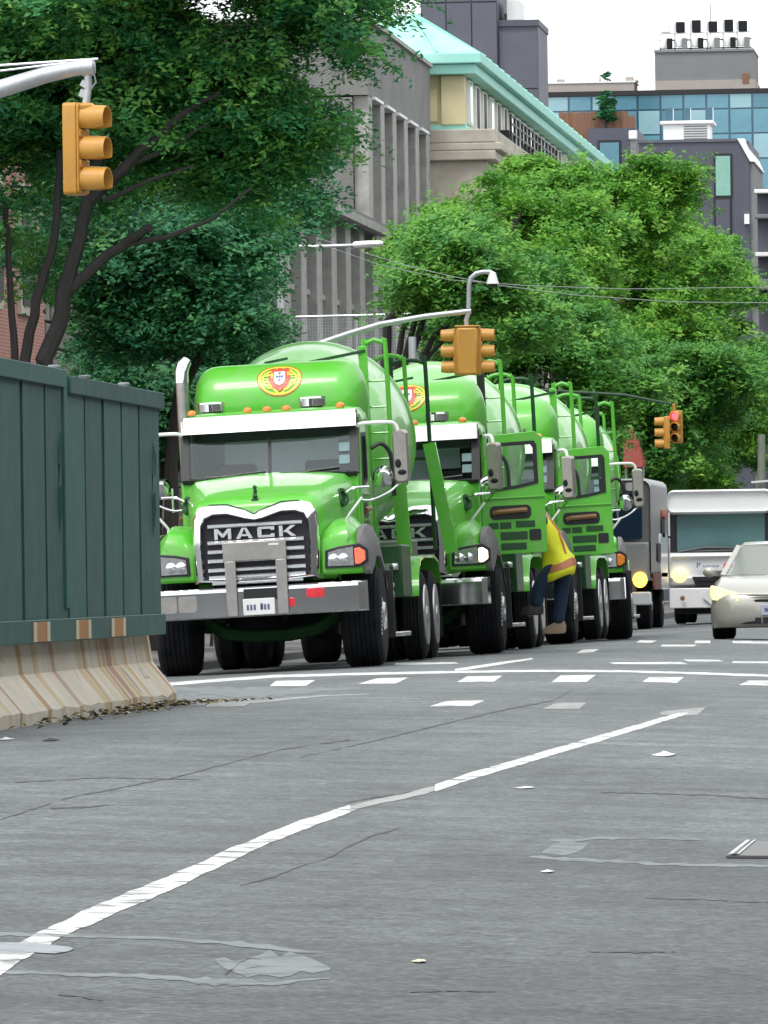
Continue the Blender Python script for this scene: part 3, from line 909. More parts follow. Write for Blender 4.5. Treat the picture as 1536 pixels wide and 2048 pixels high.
def make_truck(label):
    t = thing('mixer_truck', label, 'truck', group='green concrete mixer trucks queued along the kerb')
    # chassis
    mb = MB()
    for s in (-1, 1):
        mb.box(s * .45 - .05, s * .45 + .05, .35, 9.2, .7, .98)
    for y in (.5, 2.2, 4.0, 6.0, 7.7, 9.1):
        mb.box(-.4, .4, y, y + .15, .72, .95)
    mb.box(-.42, .42, .9, 2.0, .75, 1.5)        # engine block behind the grille
    mb.build('chassis', G['grease'], t)
    mb = MB()  # boxes added to keep the shaded underside dark; the tube is the driveshaft
    mb.box(-.62, .62, 2.6, 3.6, .36, .72)
    mb.box(-.5, .5, 3.7, 5.9, .42, .7)
    mb.tube([(0, 1.9, .62), (0, 7.0, .56)], .09, 10)
    mb.build('underside_shade', G['grease'], t, bevel=.03)
    mb = MB()
    pts = [(-.95, 1.3, .6), (-.75, 1.28, .6), (-.5, 1.22, .44), (-.2, 1.2, .40), (.2, 1.2, .40), (.5, 1.22, .44), (.75, 1.28, .6), (.95, 1.3, .6)]
    mb.tube(pts, .075, 8)
    mb.build('front_axle', G['dgreen'], t)
    mb = MB()
    for y in (7.0, 8.4):
        mb = MB()
        mb.tube([(-.9, y, .52), (.9, y, .52)], .12, 10)
        mb.ball((0, y, .56), (.28, .26, .26))
        mb.build('rear_axle', G['grease'], t)
    for s in (-1, 1):
        wheel(t, s * 1.03, 1.3, .55, .44, s, True)
        for y in (7.0, 8.4):
            wheel(t, s * 1.1, y, .53, .27, s, False)
    # bumper
    mb = MB()
    poly = [(-1.18, .3), (-1.165, .06), (-1.1, .0), (1.1, .0), (1.165, .06), (1.18, .3), (1.06, .3), (.9, .14), (-.9, .14), (-1.06, .3)]
    z = [(.62, .02), (.635, 0), (.66, 0), (.9, 0), (.935, .012), (.95, .03)]
    mb.loft([[(x, y + q, zz) for x, y in poly] for zz, q in z])
    bp = mb.build('bumper', G['chrome'], t, sharp=12)
    mb = MB()
    mb.box(-.16, .24, -.012, .004, .80, .925)
    mb.build('bumper_recess', G['black'], bp, bevel=.006)
    for x in (-.78, -1.0, .96):
        mb = MB()
        mb.prism(rrect(x - .1, x + .1, .7, .88, .03), 'y', -.006 + .0, .006)
        mb.build('tow_plate', G['steel'] if x < 0 else G['chrome'], bp)
    for x, zz, w, h in ((.63, .845, .10, .055), (.36, .755, .045, .05)):  # mirrored brake lights, built as dim glowing red plates on the bumper
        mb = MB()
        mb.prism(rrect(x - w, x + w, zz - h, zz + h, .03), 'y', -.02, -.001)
        mb.build('red_reflection', G['red_reflect'], bp, bevel=.006)
    mb = MB()
    mb.box(-.17, .18, -.03, -.014, .635, .815)
    lp = mb.build('licence_plate', G['plate'], t, bevel=.006)
    mb = MB()
    for k in range(7):
        if k != 3:
            x = -.13 + k * .038
            mb.box(x, x + .024, -.033, -.0302, .69, .75)
    mb.box(.02, .05, -.033, -.0302, .70, .76)
    mb.build('plate_marks', G['plate_dark'], lp)
    # steel guard in front of the grille
    mb = MB()
    mb.box(-.36, .34, -.06, -.035, 1.235, 1.44)
    gd = mb.build('guard_plate', G['steel'], t, bevel=.006)
    for x in (-.285, .275):
        mb = MB()
        mb.box(x - .06, x + .06, -.06, -.03, .63, 1.234)
        mb.build('guard_leg', G['steel'], gd, bevel=.006)
    mb = MB()
    mb.box(.15, .26, -.066, -.0602, 1.39, 1.41)
    mb.build('guard_label', G['crest_w'], gd)
    # grille
    def mirror(h):
        return h + [(-x, zz) for x, zz in h[::-1]]
    ou = mirror([(0, 1.775), (.10, 1.80), (.3, 1.865), (.48, 1.87), (.62, 1.835), (.68, 1.72), (.7, 1.4), (.68, 1.0), (.3, .985), (0, .98)])
    inn = mirror([(0, 1.665), (.10, 1.68), (.3, 1.735), (.45, 1.735), (.54, 1.70), (.575, 1.62), (.585, 1.4), (.57, 1.06), (.3, 1.05), (0, 1.05)])
    n = len(ou)
    mid = [(p[0] + (q[0] - p[0]) * .35, p[1] + (q[1] - p[1]) * .35) for p, q in zip(ou, inn)]
    mb = MB()
    mb.loft([[(x, .2, zz) for x, zz in ou], [(x, .07, zz) for x, zz in ou], [(x, .01, zz) for x, zz in mid], [(x, -.01, zz) for x, zz in [(p[0] + (q[0] - p[0]) * .8, p[1] + (q[1] - p[1]) * .8) for p, q in zip(ou, inn)]], [(x, .03, zz) for x, zz in inn], [(x, .2, zz) for x, zz in inn]], cap=False)
    gr = mb.build('grille_surround', G['chrome'], t)
    mb = MB()
    mb.prism(inn, 'y', .085, .12)
    gb = mb.build('grille', G['grillback'], t)
    for zz, w in ((1.625, .52), (1.445, .53), (1.345, .53), (1.245, .535), (1.145, .535), (1.065, .53), (1.0, .5)):
        mb = MB()
        if zz > 1.4:
            segs = [(-w, w)]
        else:
            segs = [(-w, w)]
        for a, b in segs:
            mb.loft([[(x, .085, zz - .018), (x, .035, zz - .02), (x, .02, zz - .008), (x, .02, zz + .008), (x, .035, zz + .02), (x, .085, zz + .018)] for x in (a, a + .01, b - .01, b)])
        mb.build('grille_bar', G['satin'], gb)
    mb = MB()
    def glyph(x, pts):
        mb.prism([(x + u * .2, 1.478 + v * .118) for u, v in pts], 'y', .03, .05)
    glyph(0, [(0, 0), (0, 1), (.22, 1), (.5, .5), (.78, 1), (1, 1), (1, 0), (.8, 0), (.8, .62), (.56, .2), (.44, .2), (.2, .62), (.2, 0)])
    for q in ([(0, 0), (.36, 1), (.52, 1), (.24, 0)], [(.48, 1), (.64, 1), (1, 0), (.76, 0)], [(.24, .22), (.3, .4), (.7, .4), (.76, .22)]):
        glyph(.255, q)
    glyph(.51, [(.06, 0), (0, .12), (0, .88), (.06, 1), (1, 1), (1, .66), (.78, .66), (.78, .78), (.24, .78), (.24, .22), (.78, .22), (.78, .34), (1, .34), (1, 0)])
    for q in ([(0, 0), (0, 1), (.22, 1), (.22, 0)], [(.22, .42), (.7, 1), (1, 1), (.4, .36)], [(.34, .52), (.5, .62), (1, 0), (.7, 0)]):
        glyph(.765, q)
    xs = [v[0] for v in mb.v]
    x0, x1 = min(xs), max(xs)
    mb.v = [((x - (x0 + x1) / 2) * .9 / (x1 - x0), y, zz) for x, y, zz in mb.v]
    mb.build('lettering', G['satin'], gb, smooth=False, fix=False)
    # hood
    def hsec(y, w, zt, zb, crown):
        return [(-w, y, zb), (-w, y, zt - .2), (-w * .97, y, zt - .1), (-w * .88, y, zt - .02), (-w * .7, y, zt), (-w * .35, y, zt + crown * .7), (0, y, zt + crown), (w * .35, y, zt + crown * .7), (w * .7, y, zt), (w * .88, y, zt - .02), (w * .97, y, zt - .1), (w, y, zt - .2), (w, y, zb)]
    mb = MB()
    mb.loft([hsec(.13, .66, 1.80, 1.0, .01), hsec(.17, .69, 1.87, 1.0, .01), hsec(.5, .75, 1.95, 1.02, .015), hsec(1.1, .84, 2.06, 1.05, .02), hsec(1.7, .92, 2.15, 1.05, .025), hsec(2.04, .96, 2.19, 1.05, .03)])
    mb.build('hood', G['green'], t, sharp=50)
    mb = MB()                                   # small figure on the hood
    mb.ball((0, .24, 1.935), (.03, .05, .03))
    mb.ball((0, .27, 1.985), (.022, .03, .05))
    mb.ball((0, .245, 2.035), (.024, .03, .024))
    mb.box(-.035, .035, .18, .32, 1.885, 1.91)
    mb.build('hood_ornament', G['dgreen'], t)
    for s in (-1, 1):                           # round intake on the hood side, latch
        mb = MB()
        mb.lathe([(0, .11), (.05, .1), (.05, .07), (.02, .06), (.02, .01)], (s * .84, 1.25, 1.88), (s, -.5, .25), 16)
        mb.build('side_intake', G['dgreen'], t)
        mb = MB()
        mb.tube(curve([(s * .9, 1.3, 1.93), (s * 1.0, 1.3, 1.98), (s * 1.16, 1.35, 1.985)]), .016, 6)
        mb.build('grab_bar', G['chrome'], t)
        mb = MB()
        mb.tube([(s * .99, .34, 1.56), (s * .985, .34, 1.63), (s * 1.02, .3, 1.68), (s * 1.17, .3, 1.86)], .016, 6)
        mb.build('sight_rod', G['white'], t)
    # fenders
    for s in (-1, 1):
        def fsec(y, x0, x1, zt, zbt, ft):
            return [(s * x0, y, zbt), (s * x0, y, zt - .12), (s * (x0 + .14), y, zt), (s * (x0 + .3), y, zt + .02), (s * (x1 - .16), y, zt - .05), (s * (x1 - .05), y, zt - .16), (s * x1, y, zt - ft), (s * x1, y, zbt)]
        mb = MB()
        mb.loft([fsec(.12, .72, 1.14, 1.42, 1.06, .28), fsec(.16, .69, 1.18, 1.5, 1.03, .3), fsec(.3, .68, 1.2, 1.58, 1.03, .3), fsec(.62, .68, 1.2, 1.63, 1.1, .3), fsec(1.0, .68, 1.2, 1.65, 1.22, .3), fsec(1.5, .68, 1.2, 1.62, 1.2, .3), fsec(1.9, .7, 1.19, 1.45, 1.05, .3), fsec(2.15, .72, 1.17, 1.15, .9, .2)])
        fd = mb.build('fender', G['green'], t, sharp=50)
        def csec(y, zt, zbt):
            return [(s * 1.1, y, zt - .09), (s * 1.16, y, zt - .1), (s * 1.215, y, zt - .24), (s * 1.235, y, zt - .36), (s * 1.235, y, zbt), (s * 1.17, y, zbt), (s * 1.15, y, zt - .3)]
        mb = MB()
        mb.loft([csec(.115, 1.44, 1.06), csec(.16, 1.53, 1.02), csec(.3, 1.6, 1.02), csec(.62, 1.65, 1.1), csec(1.0, 1.67, 1.22), csec(1.5, 1.64, 1.2), csec(1.9, 1.46, 1.05), csec(2.15, 1.16, .9)])
        mb.build('fender_flare', G['flare'], fd, sharp=50)
        ho = [(.74, 1.10), (.75, 1.30), (.9, 1.335), (1.13, 1.36), (1.22, 1.30), (1.22, 1.16), (1.12, 1.10)]
        mb = MB()
        mb.prism([(s * x, zz) for x, zz in ho], 'y', .085, .17)
        hl = mb.build('headlight', G['black'], t, bevel=.01)
        mb = MB()
        ri = [(.775, 1.125), (.785, 1.275), (.9, 1.305), (1.06, 1.325), (1.06, 1.12)]
        mb.prism([(s * x, zz) for x, zz in ri], 'y', .074, .084)
        for cx in (.84, .95):
            mb.lathe([(0, .06), (-.012, .055), (-.02, .03), (-.024, .01)], (s * cx, .074, 1.2), (0, 1, 0), 12)
        mb.build('reflector_bowl', G['lamp_off'], hl)
        mb = MB()
        mb.prism([(s * x, zz) for x, zz in [(1.075, 1.135), (1.075, 1.305), (1.13, 1.31), (1.19, 1.27), (1.19, 1.175), (1.13, 1.135)]], 'y', .068, .084)
        mb.build('turn_lamp', G['amber'], hl, bevel=.01)
    # cab
    mb = MB()
    mb.box(-.97, .97, 2.0, 3.4, 1.1, 1.2)                      # floor
    mb.box(-.97, -.75, 3.34, 3.4, 1.2, 2.8)
    mb.box(.75, .97, 3.34, 3.4, 1.2, 2.8)
    mb.box(-.75, .75, 3.34, 3.4, 1.2, 2.1)
    mb.box(-.75, .75, 3.34, 3.4, 2.63, 2.8)
    for s in (-1, 1):                                          # rear side panels behind the doors
        mb.box(min(s * .95, s * 1.0), max(s * .95, s * 1.0), 2.88, 3.4, 1.15, 2.8)
        mb.box(min(s * .93, s * .99), max(s * .93, s * .99), 1.98, 2.06, 1.1, 2.2)
    mb.box(-.95, .95, 1.98, 2.04, 1.2, 2.17)                   # firewall
    cab = mb.build('cab', G['green'], t, bevel=.012)
    mb = MB()
    def rsec(y, w, z0, z1):
        return [(-w, y, z0), (-w, y, z0 + (z1 - z0) * .5), (-w * .94, y, z1 - .02), (-w * .8, y, z1), (w * .8, y, z1), (w * .94, y, z1 - .02), (w, y, z0 + (z1 - z0) * .5), (w, y, z0)]
    mb.loft([rsec(2.2, .95, 2.74, 2.83), rsec(2.3, .985, 2.74, 2.89), rsec(2.6, 1.0, 2.74, 2.93), rsec(3.2, 1.0, 2.74, 2.94), rsec(3.42, .98, 2.74, 2.88)])
    mb.build('roof', G['green'], cab)
    mb = MB()                                                  # black windscreen frame with pillars
    def ws(x, v):
        return (x, 1.97 + .24 * v, 2.16 + .62 * v)
    for a, b in (((-.95, 0), (-.955, 1)), ((.95, 0), (.955, 1))):
        mb.bar(ws(*a), ws(*b), .1, .05, (0, -1, .4))
    mb.bar(ws(-.98, 1.0), ws(.98, 1.0), .05, .09, (0, -.4, 1))
    mb.bar(ws(-.98, 0.0), ws(.98, 0.0), .05, .05, (0, -.4, 1))
    mb.bar(ws(0, 0), ws(0, 1), .035, .03, (0, -1, .4))
    wf = mb.build('windscreen_frame', G['black'], cab)
    for a, b in ((-.92, -.018), (.018, .92)):
        mb = MB()
        q = [ws(a, .03), ws(b, .03), ws(b, .97), ws(a, .97)]
        mb.add(q + [(x, y + .008, zz) for x, y, zz in q], [(0, 1, 2, 3), (4, 7, 6, 5), (0, 4, 5, 1), (1, 5, 6, 2), (2, 6, 7, 3), (3, 7, 4, 0)])
        mb.build('windscreen', G['glass'], cab)
    mb = MB()
    for a, b in ((-.72, -.05), (.1, .78)):
        mb.tube([ws(a, .04), (ws(b, .12)[0], ws(b, .12)[1] - .02, ws(b, .12)[2])], .012, 5)
        mb.tube([(a, 1.95, 2.19), ((a + b) / 2, 1.965, 2.2)], .02, 5)
    mb.build('wiper', G['black'], cab)
    for i, (zz, h) in enumerate(((2.41, .1), (2.27, .1))):
        mb = MB()
        y = 1.97 + .24 * (zz - 2.16) / .62 - .006
        mb.add([(.78, y, zz), (.9, y, zz), (.9, y + h * .387, zz + h), (.78, y + h * .387, zz + h)], [(0, 1, 2, 3)])
        mb.build('sticker', G['sticker'], cab, fix=False)
    mb = MB()                                                  # dark lining of the cab's inside
    ln = [(-.94, 2.12), (-.94, 2.73), (.94, 2.73), (.94, 2.12)]
    mb.frame(ln, [(-.64, 2.14), (-.64, 2.61), (.66, 2.61), (.66, 2.14)], 'y', 3.325, 3.338)
    mb.box(-.94, .94, 2.25, 3.32, 2.725, 2.735)
    for s in (-1, 1):
        mb.box(min(s * .93, s * .945), max(s * .93, s * .945), 2.86, 3.32, 1.25, 2.72)
    mb.build('lining', G['black'], cab)
    mb = MB()                                                  # interior
    mb.box(-.93, .93, 2.06, 2.45, 1.9, 2.13)
    mb.build('dashboard', G['black'], cab, bevel=.03)
    for x in (-.5, .5):
        mb = MB()
        mb.box(x - .25, x + .25, 2.7, 3.2, 1.55, 1.72)
        mb.loft([[(x - .22, 3.1, 1.7), (x + .22, 3.1, 1.7), (x + .22, 3.25, 1.7), (x - .22, 3.25, 1.7)], [(x - .22, 3.18, 2.35), (x + .22, 3.18, 2.35), (x + .22, 3.28, 2.35), (x - .22, 3.28, 2.35)]])
        mb.build('seat', G['seat'] if x < 0 else G['black'], cab, bevel=.03)
    mb = MB()
    mb.lathe([(-.015, .2), (0, .215), (.015, .2), (0, .185), (-.015, .2)], (.5, 2.5, 2.1), (0, -.5, 1), 20)
    mb.tube([(.5, 2.45, 1.95), (.5, 2.5, 2.1)], .02)
    mb.build('steering_wheel', G['black'], cab)
    mb = MB()
    mb.prism(rrect(-.64, .66, 2.13, 2.62, .04), 'y', 3.345, 3.36)
    mb.build('rear_pane', G['rearpane'], cab)
    # visor
    mb = MB()
    pr = [(1.98, 2.69), (2.0, 2.72), (2.12, 2.84), (2.24, 2.885), (2.24, 2.87), (2.12, 2.815), (2.02, 2.69)]
    mb.loft([[(x, y + abs(x) ** 4 * .08, zz) for y, zz in pr] for x in (-.975, -.955, -.7, -.35, 0, .35, .7, .955, .975)])
    mb.build('sun_visor', G['white'], t)
    for s in (-1, 1):
        mb = MB()
        mb.prism([(2.06, 2.69), (2.12, 2.84), (2.24, 2.885), (2.34, 2.86), (2.34, 2.7)], 'x', s * .98 - .006, s * .98 + .006)
        mb.build('visor_end', G['steel'], t)
    for x in (-.9, -.27, -.05, .17, .78):
        mb = MB()
        mb.lathe([(0, .05), (.03, .05), (.05, .035), (.06, .01)], (x, 2.5, 2.915), (0, 0, 1), 10)
        mb.build('marker_lamp', G['amber'], t)
    for x in (-.72, .42):
        mb = MB()
        mb.lathe([(0, .1), (.02, .155), (.1, .155), (.105, .165), (.125, .16), (.14, .02)], (x, 2.95, 2.935), (0, 0, 1), 18)
        mb.build('roof_vent', G['chrome'], t)
    make_door(t, 1)
    make_door(t, -1)
    # stacks, hoses, tank and steps
    mb = MB()
    mb.tube([(-1.12, 3.65, 1.2), (-1.12, 3.65, 3.25), (-1.12, 3.65, 3.4), (-1.115, 3.66, 3.47), (-1.10, 3.72, 3.53)], .075, 14)
    mb.build('exhaust_stack', G['steel'], t)
    mb = MB()
    mb.tube([(-1.12, 3.65, 3.32), (-1.12, 3.655, 3.44), (-1.11, 3.68, 3.51), (-1.09, 3.74, 3.56)], .08, 14)
    mb.build('exhaust_tip', G['chrome'], t)
    mb = MB()
    mb.tube(curve([(1.02, 3.42, 2.45), (1.12, 3.46, 2.5), (1.2, 3.5, 2.44), (1.24, 3.5, 2.3), (1.25, 3.5, 1.9)]), .025, 6)
    mb.build('hose', G['black'], t)
    for s in (-1, 1):
        mb = MB()
        mb.lathe([(0, .02), (.02, .3), (.05, .32), (1.2, .32), (1.23, .3), (1.25, .02)], (s * .86, 2.45, .78), (0, 1, 0), 20)
        tk = mb.build('fuel_tank', G['grease'], t)
        for y in (2.7, 3.4):
            mb = MB()
            mb.lathe([(0, .325), (0, .33), (.06, .33), (.06, .325)], (s * .86, y, .78), (0, 1, 0), 20)
            mb.build('tank_strap', G['chrome'], tk)
        for zz, w in ((.31, .38), (.86, .22)):
            mb = MB()
            mb.box(min(s * 1.0, s * (1.0 + w)), max(s * 1.0, s * (1.0 + w)), 2.35, 3.2, zz, zz + .05)
            mb.build('step', G['alu'], t, bevel=.01)
        mb = MB()
        mb.box(min(s * 1.02, s * 1.28), max(s * 1.02, s * 1.28), 2.3, 2.34, .3, 1.05)
        mb.build('mud_flap', G['black'], t)
        # rear mudguards
        mb = MB()
        pts = [(5.95, .75), (6.1, 1.0), (6.45, 1.16), (7.0, 1.2), (8.4, 1.2), (8.95, 1.14), (9.2, .9)]
        mb.loft([[(s * .82, y, zz), (s * 1.26, y, zz), (s * 1.26, y, zz + .03), (s * .82, y, zz + .03)] for y, zz in pts])
        mb.build('rear_mudguard', G['green'], t)
        mb = MB()
        mb.box(min(s * .9, s * 1.24), max(s * .9, s * 1.24), 4.1, 5.3, .75, 1.35)
        mb.build('side_box', G['dgreen'], t, bevel=.02)
        mb = MB()
        mb.box(min(s * .95, s * 1.2), max(s * .95, s * 1.2), 4.02, 4.09, 1.06, 1.14)
        mb.ball((s * 1.15, 4.0, 1.1), (.05, .03, .04))
        mb.build('side_lamp', G['lamp_off'], t)
    # water tank across the truck, with crest
    R, ty, tz = .5, 4.02, 3.0
    mb = MB()
    mb.lathe([(-1.0, .02), (-.985, .18), (-.955, .31), (-.91, .40), (-.85, .46), (-.78, .49), (-.68, R), (.68, R), (.78, .49), (.85, .46), (.91, .40), (.955, .31), (.985, .18), (1.0, .02)], (-.03, ty, tz), (1, 0, 0), 40)
    wt = mb.build('water_tank', G['green'], t, sharp=60)
    crest(wt, ty, tz, R)
    mb = MB()
    for s in (-1, 1):
        mb.box(s * .6 - .05, s * .6 + .05, 3.8, 4.3, .98, 2.5)
    mb.build('tank_stand', G['dgreen'], t)
    # drum
    ax = Vector((0, 1, .12)).normalized()
    prof = [(0, .2), (.02, .55), (.25, .75), (.7, .95), (1.3, 1.1), (1.9, 1.18), (2.6, 1.19), (2.62, 1.21), (2.72, 1.21), (2.74, 1.19), (3.2, 1.15), (3.7, .98), (4.2, .74), (4.45, .62), (4.47, .5)]
    dense = []
    for (a, ra), (b, r2) in zip(prof, prof[1:]):
        k = max(1, int((b - a) / .12))
        dense += [(a + (b - a) * i / k, ra + (r2 - ra) * i / k) for i in range(k)]
    dense.append(prof[-1])
    nn = 64
    def swirl(k, i):
        tt = dense[k][0]
        q = (i / nn - tt * .18 + .35) % 1.0
        return 1 if q < .2 and .3 < tt < 4.1 else 0
    mb = MB()
    mb.lathe(dense, (0, 4.62, 2.31), ax, nn, swirl)
    mb.build('drum', [G['green'], G['mint']], t, sharp=60)
    # front ladder frame with a rounded top and a bar over the tank
    def loop(x0, x1, y, z0, z1, w, name='hand_rail', m='green'):
        mb = MB()
        r = .12
        pts = [(x0, y, z0), (x0, y, z1 - r), (x0 + r * .3, y, z1 - r * .3), (x0 + r, y, z1), (x1 - r, y, z1), (x1 - r * .3, y, z1 - r * .3), (x1, y, z1 - r), (x1, y, z0)]
        mb.tube(curve(pts, 4), w, 8)
        return mb.build(name, G[m], t)
    mb = MB()
    mb.box(.82, .92, 4.66, 4.72, 1.0, 3.66)
    mb.build('drum_post', G['green'], t, bevel=.01)
    loop(.87, 1.13, 4.76, 2.0, 3.72, .028)
    for k in range(5):
        mb = MB()
        mb.tube([(.88, 4.76, .3 * k + 2.05), (1.12, 4.76, .3 * k + 2.05)], .013, 6)
        mb.build('ladder_rung', G['green'], t)
    mb = MB()
    mb.bar((.25, 4.55, 3.5), (.9, 4.68, 3.6), .05, .035)
    mb.bar((-.25, 4.5, 3.52), (.02, 4.5, 3.56), .04, .03)
    mb.build('tank_bar', G['dgreen'], t)
    # rear hopper, rails and chutes
    mb = MB()
    mb.loft([[(-.35, 8.9, 2.9), (.35, 8.9, 2.9), (.35, 9.3, 2.9), (-.35, 9.3, 2.9)], [(-.6, 8.7, 3.35), (.6, 8.7, 3.35), (.6, 9.6, 3.45), (-.6, 9.6, 3.45)]], cap=False)
    mb.box(-.55, -.45, 8.95, 9.15, .95, 3.0)
    mb.box(.45, .55, 8.95, 9.15, .95, 3.0)
    mb.build('hopper', G['green'], t)
    loop(.62, .98, 8.95, 2.4, 3.66, .026)
    loop(.78, 1.2, 9.35, 1.3, 3.6, .026, m='dgreen')
    mb = MB()
    mb.box(.6, 1.22, 8.95, 9.45, 2.38, 2.42)
    mb.build('platform', G['dgreen'], t)
    mb = MB()
    def chan(p, q, w, h, side_v):
        a, b = Vector(p), Vector(q)
        sv = Vector(side_v).normalized()
        d = (b - a).normalized()
        nv = d.cross(sv).normalized()
        ring = lambda c: [c - sv * w / 2 - nv * h, c - sv * w / 2, c + sv * w / 2, c + sv * w / 2 - nv * h, c + sv * (w / 2 - .02) - nv * h, c + sv * (w / 2 - .02) - nv * .02, c - sv * (w / 2 - .02) - nv * .02, c - sv * (w / 2 - .02) - nv * h]
        mb.loft([ring(a), ring(b)])
    chan((1.24, 8.75, 2.58), (1.44, 8.75, 1.25), .15, .13, (1, 0, .15))
    mb.build('extension_chute', G['green'], t)
    mb = MB()
    chan((1.06, 6.2, 2.3), (1.1, 6.2, 1.25), .16, .1, (1, 0, 0))
    mb.build('extension_chute', G['green'], t)
    mb = MB()
    mb.box(-1.2, 1.2, 9.25, 9.35, .6, .9)
    for s in (-1, 1):
        mb.box(min(s * .95, s * 1.25), max(s * .95, s * 1.25), 9.15, 9.18, .25, .9)
    mb.build('rear_bumper', G['grease'], t)
    return t

def part(root, name, idx=0):
    c = [o for o in root.children_recursive if o.name.split('.')[0] == name]
    return c

def relight(root, side, m):
    for o in root.children:
        if o.name.split('.')[0] == 'headlight':
            for c in o.children:
                if c.name.split('.')[0] == 'turn_lamp':
                    x = sum(v.co.x for v in c.data.vertices)
                    if x * side > 0:
                        c.material_slots[0].link = 'OBJECT'
                        c.material_slots[0].material = G[m]

def place_truck(t, X, Y, label=None):
    t.location = (X, Y, gz(X, Y + 1.3))
    slope = (gz(X + 1, Y + 1.3) - gz(X - 1, Y + 1.3)) / 2 + 0.006
    t.rotation_euler = (0, -math.atan(slope), 0)
    if label:
        t['label'] = label

def open_door(root, side, ang):
    for o in root.children:
        if o.name.split('.')[0] == 'door' and o.location.x * side > 0:
            o.rotation_euler = (0, 0, -math.radians(ang) * side)
            for c in o.children:
                if c.name.split('.')[0] == 'mirror':
                    c.rotation_euler = (0, 0, math.radians(ang - 12) * side)
            return o

t1 = make_truck('front most green concrete mixer truck, bumper at the stop line, with its cab doors shut')
t2, t3, t4 = dup(t1), dup(t1), dup(t1)
TR = [(-9.09, 87.0), (-8.55, 97.6), (-8.47, 110.2), (-8.28, 121.6)]
place_truck(t1, *TR[0])
place_truck(t2, *TR[1], 'second green mixer truck in the queue, its cab door swung open beside the stepping worker')
place_truck(t3, *TR[2], 'third green mixer truck, open cab door showing to the right of the yellow vest')
place_truck(t4, *TR[3], 'rear most green mixer truck, mostly hidden behind the open doors of the others')
open_door(t2, 1, 82)
open_door(t3, 1, 80)
relight(t1, 1, 'lit_orange')
relight(t2, 1, 'lit_white')

t4.rotation_euler.z = math.radians(3.4)
for tr in (t2, t3, t4):                             # only the first carries the loose chutes and the low rear rail
    for o in list(tr.children):
        if o.name.split('.')[0] in ('extension_chute',) or (tr is t4 and o.name.split('.')[0] == 'hand_rail' and o.data.materials[0] == G['dgreen']):
            bpy.data.objects.remove(o)

for tr in (t2, t4):
    for o in tr.children:
        if o.name.split('.')[0] == 'drum_post':
            o.material_slots[0].link = 'OBJECT'
            o.material_slots[0].material = G['black']

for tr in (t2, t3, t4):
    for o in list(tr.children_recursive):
        if o.name.split('.')[0] == 'red_reflection':
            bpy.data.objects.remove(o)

# ------------------------------------------------------------------ traffic signals
def signal_head(root, c, ang, lit=None, r=.1, n=3, sc=1.0):
    # c: centre of the head; ang: direction the lenses face (degrees, 0 = +x)
    M = Matrix.Translation(c) @ Matrix.Rotation(math.radians(ang), 4, 'Z') @ Matrix.Scale(sc, 4)
    hh = .24 * n
    mb = MB()
    mb.prism(rrect(-.125, .125, -hh / 2, hh / 2, .03), 'x', -.13, -.02)
    mb.prism(rrect(-.115, .115, -hh / 2 + .008, hh / 2 - .008, .03), 'x', -.02, .0)
    for k in range(n - 1):
        z = hh / 2 - .24 * (k + 1)
        mb.box(-.005, .012, -.1, .1, z - .03, z + .03)
    h = mb.build('signal_head', G['signal'], root, bevel=.006)
    h.matrix_local = M
    for k in range(n):
        z = hh / 2 - .12 - .24 * k
        mb = MB()
        # cut away tube visor, open below
        rings = []
        for x, dz in ((0, 0), (.1, -.004), (.2, -.012)):
            a0 = -50 if x < .15 else -35
            ring = []
            for rr in (r + .004, r - .006):
                seq = [a0 + (180 - 2 * a0) * i / 16 for i in range(17)]
                if rr < r:
                    seq = seq[::-1]
                ring += [(x, rr * math.cos(math.radians(q)), z + dz + rr * math.sin(math.radians(q))) for q in seq]
            rings.append(ring)
        mb.loft(rings)
        mb.build('visor', G['signal'], h)
        mb = MB()
        mb.lathe([(0.001, .094), (.008, .09), (.022, .06), (.028, .01)], (0, 0, z), (1, 0, 0), 18)
        mb.build('lens', G['lit_red'] if lit == k else G['dark_lens'], h)
    return h

def V(*a): return Vector(a)
G['leafdark'] = mat('dark_green_arm_paint', (.02, .06, .03), .6)
G['oldpole'] = mat('weathered_pole', (.2, .22, .18), .8, var=.2)

# near signal, hanging from an arm that comes in from the left
sY = 62.0
pe = at(186, 134, sY)
hc = at(160, 298, sY)
sg = thing('traffic_signal', 'large yellow traffic signal hanging from a grey arm before the dark leaning tree', 'traffic light', (-12.3, sY, gz(-12, sY)))
L = sg.location
base_top = V(-12.3, sY, 5.0)
mb = MB()
mb.tube([V(0, 0, 0), V(0, 0, 3), V(0, 0, 6.2)], .11, 14, .08)
mb.lathe([(0, .22), (.3, .2), (.5, .12)], (0, 0, 0), (0, 0, 1), 14)
mb.build('pole', G['galv'], sg)
arm = [V(-12.3, sY, 3.55), at(-260, 262, sY), at(-100, 212, sY), at(0, 178, sY), at(90, 150, sY), at(150, 137, sY), pe]
mb = MB()
mb.tube([p - L for p in arm], .085, 14, .055)
d = (arm[-1] - arm[-2]).normalized()
mb.lathe([(-.09, .058), (-.085, .07), (.0, .07), (.015, .05), (.02, .01)], pe - L, d, 14)
mb.build('mast_arm', G['galv'], sg)
mb = MB()
mb.tube([at(196, 118, sY) - L, at(150, 121, sY) - L, at(0, 131, sY) - L, at(-300, 150, sY) - L], .011, 6)
mb.tube([at(170, 121, sY) - L, at(0, 142, sY) - L, at(-300, 182, sY) - L], .009, 6)
mb.build('tie_rod', G['galv'], sg)
mb = MB()
mb.tube([pe - L + V(-.04, 0, -.03), at(176, 175, sY) - L, at(172, 208, sY) - L], .03, 10)
mb.bar(at(163, 165, sY) - L, at(176, 172, sY) - L, .06, .05)
mb.bar(at(160, 185, sY) - L, at(178, 192, sY) - L, .05, .06)
